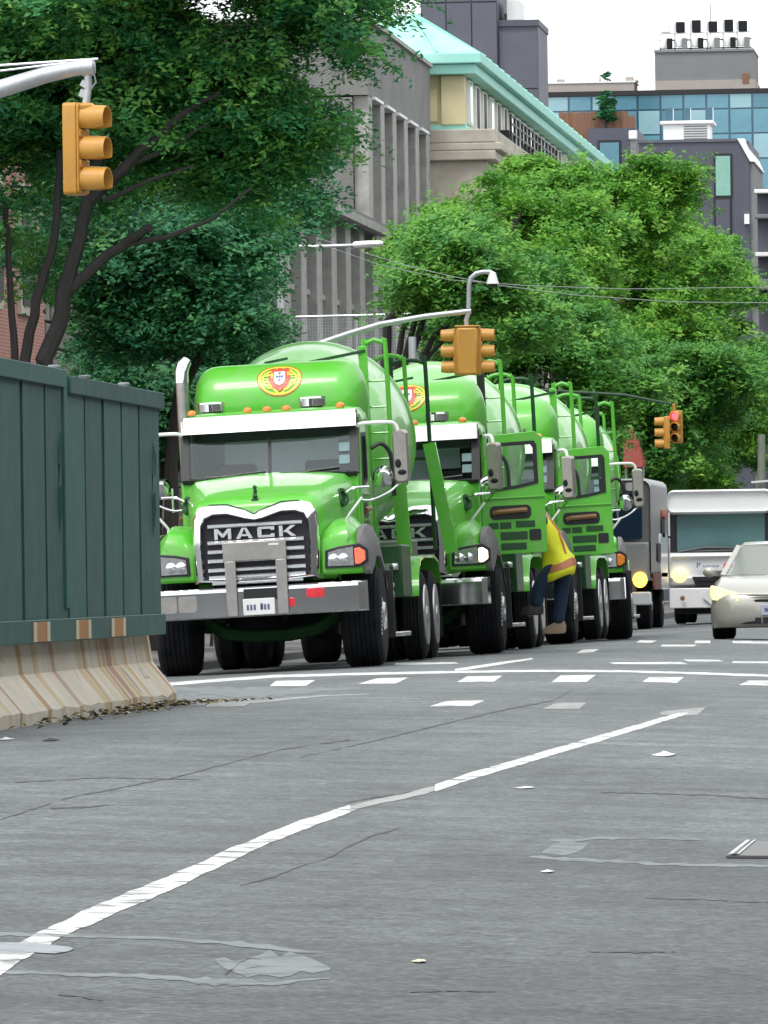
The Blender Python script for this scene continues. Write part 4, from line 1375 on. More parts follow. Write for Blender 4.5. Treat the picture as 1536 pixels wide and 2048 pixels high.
mb.tube([at(188, 148, sY) - L, at(192, 164, sY) - L, at(170, 194, sY) - L, at(160, 190, sY) - L], .007, 5)
mb.build('hanger', G['galv'], sg)
hx = hc + V(.06, 0, -.0)
signal_head(sg, hx - L + V(-.03, 0, 0), -14)
mb = MB()
tp = at(170, 222, sY) - L
mb.lathe([(-.02, .07), (.0, .085), (.04, .085), (.06, .06), (.065, .01)], tp, (0, 0, 1), 14)
mb.build('top_cap', G['signal'], sg)

# signal over the trucks, two heads back to back and a third seen from behind
sY = 100.2
sg = thing('traffic_signal', 'yellow traffic signal cluster above the second truck, a camera dome on its arched arm', 'traffic light', (-10.98, sY, gz(-12, sY)))
L = sg.location
mb = MB()
mb.tube([V(0, 0, 0), V(0, 0, at(440, 792, sY).z - L.z)], .11, 12, .08)
mb.build('pole', G['galv'], sg)
mb = MB()
ap = [at(440, 795, sY), at(480, 768, sY), at(540, 735, sY), at(600, 706, sY), at(640, 688, sY), at(665, 679, sY), at(700, 667, sY), at(760, 649, sY), at(850, 633, sY), at(942, 622, sY)]
mb.tube([p - L for p in ap], .052, 10, .034)
mb.build('mast_arm', G['galv'], sg)
mb = MB()
mb.tube([at(937, 622, sY) - L, at(938, 570, sY) - L, at(942, 556, sY) - L, at(952, 547, sY) - L, at(965, 544, sY) - L, at(980, 544, sY) - L, at(987, 548, sY) - L], .03, 10)
mb.build('camera_arm', G['galv'], sg)
mb = MB()
cc = at(985, 558, sY) - L
mb.lathe([(.09, .02), (.08, .04), (.03, .055), (-.06, .08), (-.065, .07)], cc, (0, 0, 1), 14)
cm = mb.build('camera_hood', G['white'], sg)
mb = MB()
mb.ball(cc + V(0, 0, -.07), (.062, .062, .04))
mb.build('camera_dome', G['black'], cm)
mb = MB()
mb.tube([at(938, 624, sY) - L, at(932, 640, sY) - L, at(934, 658, sY) - L], .03, 8)
mb.build('hanger', G['galv'], sg)
c0 = at(936, 703, sY) - L
signal_head(sg, c0 + V(0, .02, 0), 90, sc=.83)
signal_head(sg, c0 + V(.17, 0, 0), 0, sc=.83)
signal_head(sg, c0 + V(-.17, 0, 0), 180, sc=.83)
mb = MB()
mb.box(-.135, .135, -.17, -.095, -.3, .3)
bk = mb.build('back_plate', G['signal'], sg, bevel=.03)
bk.location = c0
mb = MB()
mb.box(-.155, .155, -.16, .13, .302, .325)
tb = mb.build('top_bracket', G['signal'], sg, bevel=.01)
tb.location = c0

# red signal far down the street
sY = 140.0
sg = thing('traffic_signal', 'small far traffic signal with its red lamp lit, above the white van', 'traffic light', (-11.9, sY, gz(-12, sY)))
L = sg.location
mb = MB()
mb.tube([V(0, 0, 0), V(0, 0, 5.4)], .1, 10, .07)
mb.build('pole', G['galv'], sg)
mb = MB()
mb.tube([V(0, 0, 4.6), at(1250, 790, sY) - L, at(1300, 800, sY) - L, at(1345, 808, sY) - L], .03, 8, .02)
mb.build('mast_arm', G['leafdark'], sg)
c0 = at(1352, 856, sY) - L
signal_head(sg, c0 + V(0, 0, .02), -100, lit=0, sc=.8)
signal_head(sg, c0 + V(-.215, 0, -.08), 185, sc=.8)
mb = MB()
mb.tube([at(1347, 808, sY) - L, c0 + V(-.02, .03, .28)], .03, 8)
mb.build('hanger', G['signal'], sg)

# ------------------------------------------------------------------ street light and overhead cables
lY = 138.0
sl = thing('street_light', 'white street light head on a thin arm before the grey columned building', 'street light', (-14.0, lY, -.05))
L = sl.location
mb = MB()
mb.tube([V(0, 0, 0), V(0, 0, 6.9)], .11, 12, .07)
mb.build('pole', G['galv'], sl)
mb = MB()
mb.tube([V(0, 0, 6.75), at(640, 493, lY) - L, at(690, 491, lY) - L, at(712, 490, lY) - L], .035, 8, .025)
mb.build('arm', G['galv'], sl)
mb = MB()
a, b = at(706, 490, lY) - L, at(766, 487, lY) - L
for t0, w0, h0 in ((0, .06, .05),):
    rings = []
    for t, w, h in ((0, .05, .04), (.06, .08, .06), (.5, .13, .065), (.92, .12, .055), (1, .07, .03)):
        c = a + (b - a) * t
        rings.append([c + V(0, w * math.cos(q), h * math.sin(q)) for q in (2 * math.pi * i / 10 for i in range(10))])
    mb.loft(rings)
mb.build('lamp_head', G['white'], sl)
def cable(label, pts):
    mb = MB()
    p0 = pts[0]
    mb.tube([p - p0 for p in pts], .0065, 5)
    o = mb.build('overhead_cable', G['cable'])
    o.location = p0
    tag(o, label, 'cable', 'overhead cables across the street')
cable('thicker overhead cable sagging across the pale green trees from the street light', [at(640, 478, 138), at(720, 503, 138), at(820, 533, 137), at(900, 552, 136), at(1000, 571, 135), at(1150, 590, 134), at(1350, 604, 133), at(1560, 606, 132), at(2300, 560, 128)])
cable('thin upper overhead cable just above the sagging one', [at(640, 488, 139), at(760, 530, 139), at(900, 560, 139), at(1050, 571, 139), at(1250, 578, 139), at(1560, 574, 139), at(2300, 540, 139)])
pl_ = thing('utility_pole', 'weathered grey utility pole behind the white van at the right edge', 'pole', (at(1519, 1000, 210).x, 210, -.05))
mb = MB()
mb.tube([V(0, 0, 0), V(0.05, 0, 3), V(.08, 0, 4.6)], .13, 10, .1)
mb.build('pole', G['oldpole'], pl_)
mb = MB()
mb.bar(V(-.2, -.2, 3.35), V(.9, -.2, 3.42), .05, .05)
mb.build('cross_rail', G['white'], pl_)

# ------------------------------------------------------------------ worker stepping off the second truck
def skin(name, joints, edges, m, parent, sub=2, root=0):
    me = bpy.data.meshes.new(name)
    me.from_pydata([j[:3] for j in joints], edges, [])
    me.materials.append(m)
    o = link(name, me, parent)
    sm = o.modifiers.new('skin', 'SKIN')
    sm.use_smooth_shade = True
    for i, j in enumerate(joints):
        sv = me.skin_vertices[0].data[i]
        r = j[3]
        sv.radius = r if hasattr(r, '__len__') else (r, r)
        sv.use_root = (i == root)
    ss = o.modifiers.new('sub', 'SUBSURF')
    ss.levels = ss.render_levels = sub
    return o
M_skin = mat('skin', (0.32, 0.17, 0.11), 0.6)
M_denim = mat('dark_denim', (0.008, 0.028, 0.06), 0.85, var=.3, scale=12)
M_vest = mat('hi_vis_vest', (0.72, 0.72, 0.02), 0.6, var=.12, scale=7, bump=.4)
M_band = mat('orange_band', (0.45, 0.16, 0.07), 0.5, var=.15)
M_boot = mat('tan_boot', (0.3, 0.22, 0.15), 0.7, var=.2)
M_shirt = mat('dark_shirt', (0.05, 0.05, 0.06), 0.8)
worker = thing('person', 'worker in a yellow vest and dark jeans stepping backwards off the second truck', 'person')
TW = Matrix.Translation(t2.location) @ t2.rotation_euler.to_matrix().to_4x4()
worker.location = TW @ V(1.80, 2.95, 0.0)
hz = 1.09                                       # pelvis height; he faces the cab, to -x
J = [(0.02, 0, hz, .13), (-.03, 0, hz + .2, .115), (-.12, 0, hz + .4, .12), (-.19, 0, hz + .56, .09), (-.22, 0, hz + .66, .06), (-.27, 0, hz + .74, .085), (-.30, 0, hz + .86, .10),
     # legs
     (.06, .1, hz - .06, .10), (.03, .1, hz - .44, .075), (.0, .1, hz - .82, .05), (-.16, .1, hz - .89, .042),
     (-.02, -.1, hz - .04, .10), (-.24, -.08, hz - .33, .08), (-.27, -.06, hz - .60, .05), (-.40, -.06, hz - .66, .04),
     # arms
     (-.16, .19, hz + .52, .065), (-.36, .24, hz + .36, .05), (-.56, .2, hz + .48, .038), (-.63, .19, hz + .52, .035),
     (-.16, -.19, hz + .52, .065), (-.38, -.22, hz + .42, .05), (-.56, -.2, hz + .62, .038), (-.62, -.19, hz + .69, .035)]
E = [(0, 1), (1, 2), (2, 3), (3, 4), (4, 5), (5, 6), (0, 7), (7, 8), (8, 9), (9, 10), (0, 11), (11, 12), (12, 13), (13, 14), (3, 15), (15, 16), (16, 17), (17, 18), (3, 19), (19, 20), (20, 21), (21, 22)]
for k, h in ((18, 1), (22, -1)):                # four fingers and a thumb on each hand
    hx, hy, hzz = J[k][:3]
    for q in range(4):
        b = len(J)
        yy = hy + (q - 1.5) * .02
        J += [(hx - .045, yy, hzz + .025, .009), (hx - .075, yy, hzz + .012 - .004 * q, .008), (hx - .08, yy, hzz - .018, .007)]
        E += [(k, b), (b, b + 1), (b + 1, b + 2)]
    b = len(J)
    J += [(hx - .02, hy - .045 * h, hzz + .01, .010), (hx - .045, hy - .055 * h, hzz - .005, .008)]
    E += [(k, b), (b, b + 1)]
body = skin('body', J, E, M_skin, worker, 1)
jeans = skin('jeans', [(.03, 0, hz + .06, .175), (.03, 0, hz - .02, .17), (.06, .1, hz - .12, .125), (.03, .1, hz - .46, .092), (0, .1, hz - .64, .085), (-.005, .1, hz - .8, .085),
                       (-.05, -.1, hz - .08, .13), (-.24, -.08, hz - .33, .1), (-.26, -.07, hz - .46, .09), (-.27, -.06, hz - .58, .085)],
             [(0, 1), (1, 2), (2, 3), (3, 4), (4, 5), (1, 6), (6, 7), (7, 8), (8, 9)], M_denim, worker, 2)
mb = MB()                                       # vest: a loose shell over the bent back
rings = []
for t, rx, ry, cx in ((-.2, .26, .26, .05), (-.12, .265, .27, .05), (0.0, .235, .24, .03), (.12, .2, .22, -.0), (.25, .185, .22, -.05), (.4, .18, .23, -.105), (.52, .15, .21, -.155), (.6, .10, .15, -.19)):
    rings.append([(cx - .02 + rx * .78 * math.cos(q) + .022 * math.sin(3 * q + 9 * t), ry * .86 * math.sin(q), hz + t + .07 * math.cos(q) * (1 if t < .05 else 0) + .014 * math.sin(4 * q)) for q in (2 * math.pi * i / 20 for i in range(20))])
mb.loft(rings, cap=False)
vest = mb.build('vest', M_vest, worker, sharp=180)
so = vest.modifiers.new('solid', 'SOLIDIFY')
so.thickness = .008
mb = MB()
rings = []
for t, rx, ry, cx in ((-.10, .272, .278, .05), (-.04, .26, .262, .042), (-.01, .246, .252, .036)):
    rings.append([(cx - .02 + rx * .788 * math.cos(q) + .022 * math.sin(3 * q + 9 * t), ry * .87 * math.sin(q), hz + t + .07 * math.cos(q)) for q in (2 * math.pi * i / 20 for i in range(20))])
mb.loft(rings, cap=False)
mb.build('vest_band', M_band, vest, sharp=180)
for sy in (-1, 1):
    mb = MB()
    mb.tube([(-.04 + .145, sy * .09, hz + .1), (-.07 + .138, sy * .1, hz + .25), (-.125 + .132, sy * .1, hz + .4), (-.175 + .1, sy * .1, hz + .52)], .022, 6)
    mb.build('vest_strap', M_band, vest)
sleeve = skin('sleeves', [(-.18, 0, hz + .52, .08), (-.16, .19, hz + .52, .085), (-.34, .235, hz + .38, .07), (-.16, -.19, hz + .52, .085), (-.36, -.215, hz + .43, .07)], [(0, 1), (1, 2), (0, 3), (3, 4)], M_shirt, worker, 2)
mb = MB()
mb.ball((-.30, 0, hz + .9), (.125, .115, .10), 16, 8)
mb.lathe([(0, .15), (.015, .15), (.02, .12)], (-.32, 0, hz + .87), (-.15, 0, 1), 16)
mb.build('hard_hat', G['white'], worker)
mb = MB()
for sy in (-1, 1):
    mb.ball((-.385, sy * .035, hz + .845), (.012, .014, .012))
mb.build('eyes', G['black'], worker)
mb = MB()
mb.ball((-.41, 0, hz + .81), (.022, .016, .025))
mb.build('nose', M_skin, worker)
for (x, y, z) in ((-.0, .1, hz - .86), (-.27, -.06, hz - .62)):
    mb = MB()
    rr = []
    for dx, w, h0, h1 in ((.09, .03, .0, .07), (.07, .045, -.035, .12), (.0, .05, -.04, .16), (-.08, .05, -.04, .09), (-.17, .052, -.04, .05), (-.21, .035, -.035, .01)):
        rr.append([(x + dx, y - w, z + h0), (x + dx, y + w, z + h0), (x + dx, y + w, z + h0 + (h1 - h0) * .6), (x + dx, y + w * .6, z + h1), (x + dx, y - w * .6, z + h1), (x + dx, y - w, z + h0 + (h1 - h0) * .6)])
    mb.loft(rr)
    bo = mb.build('boot', M_boot if y > 0 else G['black'], worker, bevel=.01)

# ------------------------------------------------------------------ pale sedan at the right edge
def small_wheel(root, x, y, r, w, side):
    mb = MB()
    mb.lathe([(.0, .03), (.01, .08), (-.03, .1), (-.04, .17), (0, .2), (-.01, r * .64), (-.15, r * .64), (-.15, .03)], (x + side * w / 2, y, r), (side, 0, 0), 18)
    rim = mb.build('wheel', G['alu'], root)
    mb = MB()
    mb.lathe([(-w / 2, r * .62), (-w / 2, r * .85), (-w / 2 + .03, r), (w / 2 - .03, r), (w / 2, r * .85), (w / 2, r * .62)], (x, y, r), (1, 0, 0), 28)
    mb.build('tyre', G['rubber'], rim)

M_car = mat('champagne_car_paint', (0.42, 0.405, 0.36), 0.3, .35, coat=.6, var=.03)
cX, cY = -4.6, 114.0
car = thing('car', 'pale champagne sedan with warm lit headlights beside the white van, cut by the right edge', 'car', (cX, cY, gz(cX, cY)))
def csec(y, w, z0, z1, wt, zt):                 # lower body ring
    return [(-w, y, z0), (-w - .01, y, (z0 + z1) / 2), (-w * .97, y, z1), (-wt, y, zt), (0, y, zt + .012), (wt, y, zt), (w * .97, y, z1), (w + .01, y, (z0 + z1) / 2), (w, y, z0)]
mb = MB()
mb.loft([csec(.0, .62, .28, .5, .5, .62), csec(.08, .75, .2, .56, .6, .69), csec(.22, .84, .18, .62, .68, .76), csec(.5, .89, .2, .7, .74, .84), csec(.95, .9, .22, .78, .76, .9), csec(1.35, .9, .22, .83, .76, .93), csec(3.6, .9, .22, .88, .8, .95), csec(4.4, .86, .25, .85, .7, .95), csec(4.75, .7, .35, .75, .6, .85)])
mb.build('body', M_car, car, sharp=60)
mb = MB()
def gsec(y, w, z):
    return [(-w - .12, y, .9), (-w, y, z - .06), (-w * .85, y, z), (0, y, z + .02), (w * .85, y, z), (w, y, z - .06), (w + .12, y, .9)]
mb.loft([gsec(2.15, .56, 1.37), gsec(2.6, .58, 1.41), gsec(3.2, .57, 1.39)])
for s in (-1, 1):
    mb.bar((s * .76, 1.28, .92), (s * .56, 2.17, 1.345), .07, .05, (0, -1, .5))
mb.build('roof', M_car, car, sharp=60)
mb = MB()
mb.add([(-.73, 1.3, .935), (.73, 1.3, .935), (.53, 2.15, 1.36), (-.53, 2.15, 1.36), (-.5, 1.25, .945), (.5, 1.25, .945)], [(0, 4, 5, 1, 2, 3)])
mb.build('windscreen', glass('car_glass', (.1, .14, .14), .93), car)
mb = MB()
for x in (-.36, .36):
    mb.loft([[(x - .2, 2.3, .75), (x + .2, 2.3, .75), (x + .2, 2.4, .75), (x - .2, 2.4, .75)], [(x - .18, 2.4, 1.1), (x + .18, 2.4, 1.1), (x + .18, 2.48, 1.1), (x - .18, 2.48, 1.1)]])
    mb.ball((x, 2.45, 1.17), (.12, .06, .08))
mb.build('front_seats', G['black'], car, bevel=.02)
mb = MB()
mb.box(-.68, .68, 1.3, 1.75, .8, .92)
mb.build('dashboard', G['black'], car)
for s in (-1, 1):
    mb = MB()
    mb.loft([[(s * .86, .20, .58), (s * .915, .6, .66), (s * .905, .6, .79), (s * .82, .22, .77)], [(s * .48, -.02, .56), (s * .5, .2, .58), (s * .5, .3, .71), (s * .5, .0, .68)]])
    hl = mb.build('headlight', G['lit_yellow'], car, bevel=.01)
    mb = MB()
    mb.ball((s * .95, 1.35, .98), (.1, .06, .075))
    mb.bar((s * .85, 1.38, .95), (s * .93, 1.36, .96), .05, .04)
    mb.build('mirror', M_car, car)
    small_wheel(car, s * .79, .92, .32, .2, s)
    small_wheel(car, s * .79, 3.7, .32, .2, s)
    mb = MB()
    mb.prism(rrect(min(s * .5, s * .68), max(s * .5, s * .68), .3, .38, .02), 'y', .06, .1)
    mb.build('fog_lamp', G['lamp_off'], car)
for (z, h, w) in ((.655, .008, .5), (.62, .008, .5), (.585, .012, .48)):
    mb = MB()
    mb.loft([[(x, .02 + .1 * (x / .5) ** 2 * .6 - .03, z - h), (x, .02 + .06 * (x / .5) ** 2 - .05, z), (x, .05, z + h), (x, .12, z)] for x in (-w, -w * .5, 0, w * .5, w)])
    mb.build('grille_bar', G['chrome'], car)
mb = MB()
mb.loft([[(x, -.015 + .06 * (x / .5) ** 2, .55), (x, -.015 + .06 * (x / .5) ** 2, .585), (x, .1, .585), (x, .1, .55)] for x in (-.5, -.25, 0, .25, .5)])
mb.build('grille', G['black'], car)
for a, b in ((-.6, -.16), (-.13, .13), (.16, .6)):
    mb = MB()
    mb.loft([[(x, -.02 + .1 * (x / .6) ** 2, .235), (x, -.02 + .1 * (x / .6) ** 2, .325), (x, .2, .325), (x, .2, .235)] for x in (a, (a + b) / 2, b)])
    mb.build('lower_intake', G['black'], car)
mb = MB()
mb.box(-.16, .16, -.04, -.02, .36, .51)
pt = mb.build('licence_plate', mat('blue_grey_plate', (0.4, 0.42, 0.55), .5), car, bevel=.005)
mb = MB()
mb.box(-.11, .11, -.043, -.0402, .41, .46)
mb.build('plate_marks', G['plate_dark'], pt)

# ------------------------------------------------------------------ white van
vX, vY = -7.5, 160.0
van = thing('van', 'white box van with a big pale windscreen and round lit headlights, behind the sedan', 'van', (vX, vY, gz(vX, vY)))
def vring(y, w, z0, z1, r):
    return [(x, y, z) for x, z in rrect(-w, w, z0, z1, r)]
mb = MB()
mb.loft([vring(.28, 1.03, 2.22, 2.62, .1), vring(.2, 1.04, 2.25, 2.66, .12), vring(.35, 1.04, 2.2, 2.69, .12), vring(6.2, 1.04, 2.2, 2.69, .1)])
mb.box(-1.04, 1.04, .55, 6.2, .45, 2.25)
mb.build('body', G['white'], van, bevel=.02)
mb = MB()
mb.loft([vring(.08, .98, .95, 1.30, .06), vring(.0, .99, .92, 1.36, .06), vring(.1, 1.01, .8, 1.41, .06), vring(.54, 1.03, .7, 1.44, .04)])
mb.build('nose', G['white'], van, bevel=.01)
M_vg = mat('pale_windscreen', (0.09, 0.17, 0.185), .12, coat=.6, var=.15, scale=1.2)
mb = MB()
mb.prism(rrect(-1.0, 1.0, 1.40, 2.24, .06), 'y', .42, .5)
wf = mb.build('windscreen_frame', G['black'], van)
mb = MB()
pw = rrect(-.86, .9, 1.43, 2.2, .06)
mb.loft([[(x, .40 - (z - 1.43) * -.02, z) for x, z in pw], [(x, .42, z) for x, z in pw]])
mb.build('windscreen', M_vg, wf)
mb = MB()
mb.tube([(-.82, .375, 1.45), (-.3, .37, 1.53), (.15, .37, 1.52), (.6, .38, 1.46)], .025, 6)
mb.tube([(-.6, .375, 1.455), (.5, .375, 1.47)], .02, 6)
mb.build('wiper', G['black'], van)
for s in (-1, 1):
    mb = MB()
    mb.lathe([(.0, .155), (-.02, .15), (-.045, .1), (-.055, .02)], (s * .80, .02, .98), (0, 1, 0), 18)
    mb.build('headlight', G['lit_yellow'], van)
    mb = MB()
    mb.lathe([(0, .05), (-.01, .045), (-.015, .01)], (s * .74, -.135, .52), (0, 1, 0), 12)
    mb.build('fog_lamp', G['brown'], van)
    small_wheel(van, s * .83, .95, .37, .24, s)
    small_wheel(van, s * .83, 4.9, .37, .24, s)
    mb = MB()
    mb.prism(rrect(min(s * 1.1, s * 1.28), max(s * 1.1, s * 1.28), 1.55, 1.9, .05), 'y', .3, .38)
    mb.bar((s * 1.0, .45, 1.75), (s * 1.12, .36, 1.75), .04, .04)
    mb.build('mirror', G['black'], van)
mb = MB()
mb.prism([(-.55, .95), (.55, .95), (.48, .68), (-.45, .68)], 'y', -.02, .05)
gr = mb.build('grille', G['black'], van)
for z in (.75, .84):
    mb = MB()
    mb.box(-.45, .45, -.035, -.021, z, z + .03)
    mb.build('grille_bar', G['grease'], gr)
mb = MB()
mb.prism([(-.10, 1.06), (.14, 1.07), (.17, .93), (-.13, .95)], 'y', -.06, -.005)
mb.build('plate_holder', G['flare'], van, bevel=.005)
mb = MB()
mb.loft([[(x, -.12 + .1 * x * x, z) for x in (-1.0, -.6, 0, .6, 1.0)] + [(x, .1, z) for x in (1.0, -1.0)] for z in (.32, .36, .68, .72)])
mb.build('bumper', G['white'], van, bevel=.015)
mb = MB()
mb.prism([(0, .35), (.22, .55), (0, .78), (-.22, .55)], 'y', -.16, -.14)
dm = mb.build('diamond_placard', G['plate'], van)
dm.location = (-.13, 0, 0)
mb = MB()
mb.box(-.9, .9, .15, .6, .2, .4)
mb.build('underbody', G['grease'], van)
mb = MB()
text_mb('P', .15, .004, mb, lambda x, y, q: (-.42 + x, -.006 - q, 1.17 + y), sx=1.1)
x = -.33
for k in range(6):
    w = (.05, .045, .05, .04, .05, .03)[k]
    mb.tube([(x, -.006, 1.13), (x + w * .3, -.006, 1.175), (x + w * .7, -.006, 1.14), (x + w, -.006, 1.165)], .008, 4)
    x += w + .012
mb.build('lettering', G['crest_b'], van, fix=False)
mb = MB()
mb.prism([(.07, 1.12), (.27, 1.12), (.27, 1.21), (.1, 1.21)], 'y', -.012, -.002)
mb.build('red_emblem', mat('emblem_red', (0.65, 0.12, 0.12), .4), van)

# ------------------------------------------------------------------ grey truck behind the mixers
gX, gY = -9.62, 152.0
gt = thing('box_truck', 'grey truck with a lit amber lamp squeezed between the last mixer and the white van', 'truck', (gX, gY, gz(gX, gY)))
M_gt = mat('silver_grey_paint', (0.34, 0.34, 0.33), .4, .3, var=.1)
mb = MB()
mb.loft([[(x, y, z) for x, z in rrect(-w, w, 1.0, zt, .16)] for y, w, zt in ((.5, 1.15, 2.85), (.3, 1.18, 2.88), (.9, 1.2, 2.92), (6.0, 1.2, 2.92))])
mb.build('body', M_gt, gt)
mb = MB()
mb.prism(rrect(-1.0, 1.02, 1.75, 2.62, .06), 'y', .28, .3)
mb.build('windscreen', mat('navy_glass', (.012, .035, .08), .1, coat=.5), gt)
mb = MB()
mb.prism(rrect(.72, 1.05, 2.68, 2.84, .05), 'y', .22, .3)
mb.build('corner_lamp', G['white'], gt)
mb = MB()
mb.box(-1.15, 1.15, .05, .5, .95, 1.7)
mb.build('nose', M_gt, gt, bevel=.04)
mb = MB()
mb.box(-1.15, 1.18, -.05, .3, .5, .75)
mb.build('bumper', G['white'], gt, bevel=.03)
for s in (-1, 1):
    mb = MB()
    mb.ball((s * .98, .02, .98), (.14, .06, .15))
    mb.build('turn_lamp', G['lit_amber'], gt)
    small_wheel(gt, s * 1.0, 1.1, .48, .28, s)
    small_wheel(gt, s * 1.0, 5.0, .48, .28, s)
    x0 = s * 1.205
    for (nm, y, z, ry, rz, m) in (('red_marker', 4.4, 2.25, .9, .09, G['lit_red']), ('mirror_pad', 3.9, 2.0, .5, .2, G['black']), ('white_panel', 4.0, 1.45, 1.3, .42, G['white']), ('side_vent', 2.3, 1.5, .5, .18, G['black']), ('rust_band', 1.6, .95, 1.1, .16, mat('rusty_brown', (.2, .09, .06), .7)), ('side_skirt', 4.2, .95, 1.3, .16, G['white'])):
        mb = MB()
        pp = rrect(y - ry, y + ry, z - rz, z + rz, min(ry, rz) * .5)
        mb.prism(pp, 'x', min(x0 - s * .01, x0 + s * .03), max(x0 - s * .01, x0 + s * .03))
        mb.build(nm, m if nm != 'red_marker' else G['crest_r'], gt)

# ------------------------------------------------------------------ buildings
def brick_mat(name, c1, c2, mortar, sx=1.0):
    m = mat(name, c1, .9, var=.15, scale=.6)
    n, l = m.node_tree.nodes, m.node_tree.links
    p = n['Principled BSDF']
    tc = n.new('ShaderNodeTexCoord')
    sp = n.new('ShaderNodeSeparateXYZ')
    cb = n.new('ShaderNodeCombineXYZ')
    ad = n.new('ShaderNodeMath')
    l.new(tc.outputs['Object'], sp.inputs[0])
    l.new(sp.outputs['X'], ad.inputs[0])
    l.new(sp.outputs['Y'], ad.inputs[1])
    l.new(ad.outputs[0], cb.inputs['X'])
    l.new(sp.outputs['Z'], cb.inputs['Y'])
    b = n.new('ShaderNodeTexBrick')
    b.inputs['Scale'].default_value = 4.5 * sx
    b.inputs['Color1'].default_value = (*c1, 1)
    b.inputs['Color2'].default_value = (*c2, 1)
    b.inputs['Mortar'].default_value = (*mortar, 1)
    b.inputs['Mortar Size'].default_value = .03
    l.new(cb.outputs[0], b.inputs['Vector'])
    l.new(b.outputs['Color'], p.inputs['Base Color'])
    return m
B = {}
B['grey'] = mat('grey_granite', (.2, .197, .19), .85, var=.35, scale=1.6, bump=.5, bscale=14, dirt=(.11, .11, .107), dirt_amt=.6, dirt_scale=.8)
B['greyl'] = mat('pale_granite', (.36, .35, .33), .85, var=.3, scale=2.5, bump=.3, bscale=20)
B['dark'] = mat('dark_window_strip', (.02, .02, .027), .6, var=.3, scale=3)
B['cream'] = mat('cream_render', (.62, .55, .34), .8, var=.1, scale=1.2)
B['stone'] = mat('weathered_limestone', (.5, .45, .38), .85, var=.18, scale=1.5, bump=.3, bscale=10, dirt=(.26, .23, .2), dirt_amt=.6, dirt_scale=1.2)
B['copper'] = mat('verdigris_copper', (.3, .66, .56), .6, var=.1, scale=1.2, dirt=(.45, .75, .68), dirt_amt=.5, dirt_scale=2)
B['slate'] = mat('slate_grey_cladding', (.10, .105, .13), .6, objvar=.06, var=.12, scale=.8)
B['slate2'] = mat('dark_blue_grey_cladding', (.082, .086, .115), .6, var=.1, scale=.8)
B['conc'] = mat('grey_concrete', (.2, .205, .21), .85, var=.12, scale=1)
B['tan'] = mat('tan_concrete', (.36, .32, .29), .85, var=.12, scale=1)
B['wood'] = mat('brown_wood_screen', (.22, .105, .06), .7, var=.25, scale=2, stretch=(6, 6, .6))
B['white'] = mat('white_trim', (.8, .8, .79), .5, var=.05)
B['mintg'] = mat('mint_glass', (.2, .42, .35), .2, coat=.5)
B['gl1'] = mat('blue_glass', (.10, .26, .34), .12, .25, coat=.5, var=.25, scale=.6)
B['gl2'] = mat('teal_glass', (.07, .20, .27), .12, .25, coat=.5, var=.25, scale=.6)
B['gl3'] = mat('pale_blue_glass', (.24, .42, .48), .12, .2, coat=.5, var=.2, scale=.6)
B['gl4'] = mat('deep_blue_glass', (.03, .10, .15), .12, .25, coat=.5, var=.25, scale=.6)
B['brick'] = brick_mat('pinkish_brick', (.45, .15, .12), (.36, .11, .09), (.42, .34, .3))
B['brick2'] = brick_mat('dull_brick', (.26, .13, .1), (.2, .1, .08), (.3, .26, .23))
B['ashlar'] = mat('rough_stone', (.2, .185, .165), .9, objvar=.2, var=.3, scale=3, bump=.6, bscale=12)

def bpart(parent, name, m, x0, x1, y0, y1, z0, z1, bevel=0.0):
    mb = MB()
    L = parent.location
    mb.box(x0 - L.x, x1 - L.x, y0 - L.y, y1 - L.y, z0 - L.z, z1 - L.z)
    return mb.build(name, m, parent, bevel, smooth=False)

def wx(px, D): return at(px, 1000, D).x
def wz(py, D, px=1100): return at(px, py, D).z

# grey columned building
gb = thing('columned_building', 'grey stone building with tall dark slots between pilasters, beside the copper roofed one', 'building', (-17, 160, -.05))
bpart(gb, 'plinth', B['grey'], -30, -16.4, 158, 187.5, -.05, 5.6)
bpart(gb, 'wall', B['dark'], -30, -17.06, 158, 188, 5.6, 9.0)
bpart(gb, 'wall', B['grey'], -30, -17.35, 188.2, 206, -.05, 12.3)
bpart(gb, 'attic', B['grey'], -30, -16.98, 188.2, 206.2, 12.35, 14.1)
bpart(gb, 'coping', B['greyl'], -30, -16.9, 188.1, 206.25, 14.1, 14.2)
mb = MB()
mb.prism([(-13.2 + 17 - 17, 0), (-17.0 + 17, 0)][:0] or [(.45, 9.05), (.45, 9.3), (-3.5, 10.6), (-8, 10.6), (-8, 9.05)], 'y', -2.5, 28.1)
ro = mb.build('roof', B['grey'], gb, smooth=False)
mb = MB()
mb.box(.3, .52, -2.6, 28.2, 9.02, 9.2)
mb.build('eave', B['greyl'], ro)
for k in range(9):
    y = 159.6 + 3.45 * k
    bpart(gb, 'pilaster', B['greyl'], -17.05, -16.8, y, y + 1.15, 5.6, 9.02, .02)
    bpart(gb, 'sill', B['greyl'], -17.05, -16.95, y + 1.2, y + 3.4, 7.1, 7.22)
for k in range(6):
    y = 188.4 + 3.3 * k
    bpart(gb, 'pilaster', B['greyl'], -17.34, -16.98, y, y + 1.0, .5, 12.34, .02)
    if k < 5:
        w = bpart(gb, 'window_strip', B['dark'], -17.34, -17.3, y + 1.05, y + 3.25, 1, 12.3)
        for z in (9.3, 10.8):
            bpart(gb, 'spandrel', B['grey'], -17.295, -17.22, y + 1.05, y + 3.25, z, z + .25)
        bpart(gb, 'capital', B['white'], -17.3, -16.9, y + 1.02, y + 3.28, 12.3, 12.37)

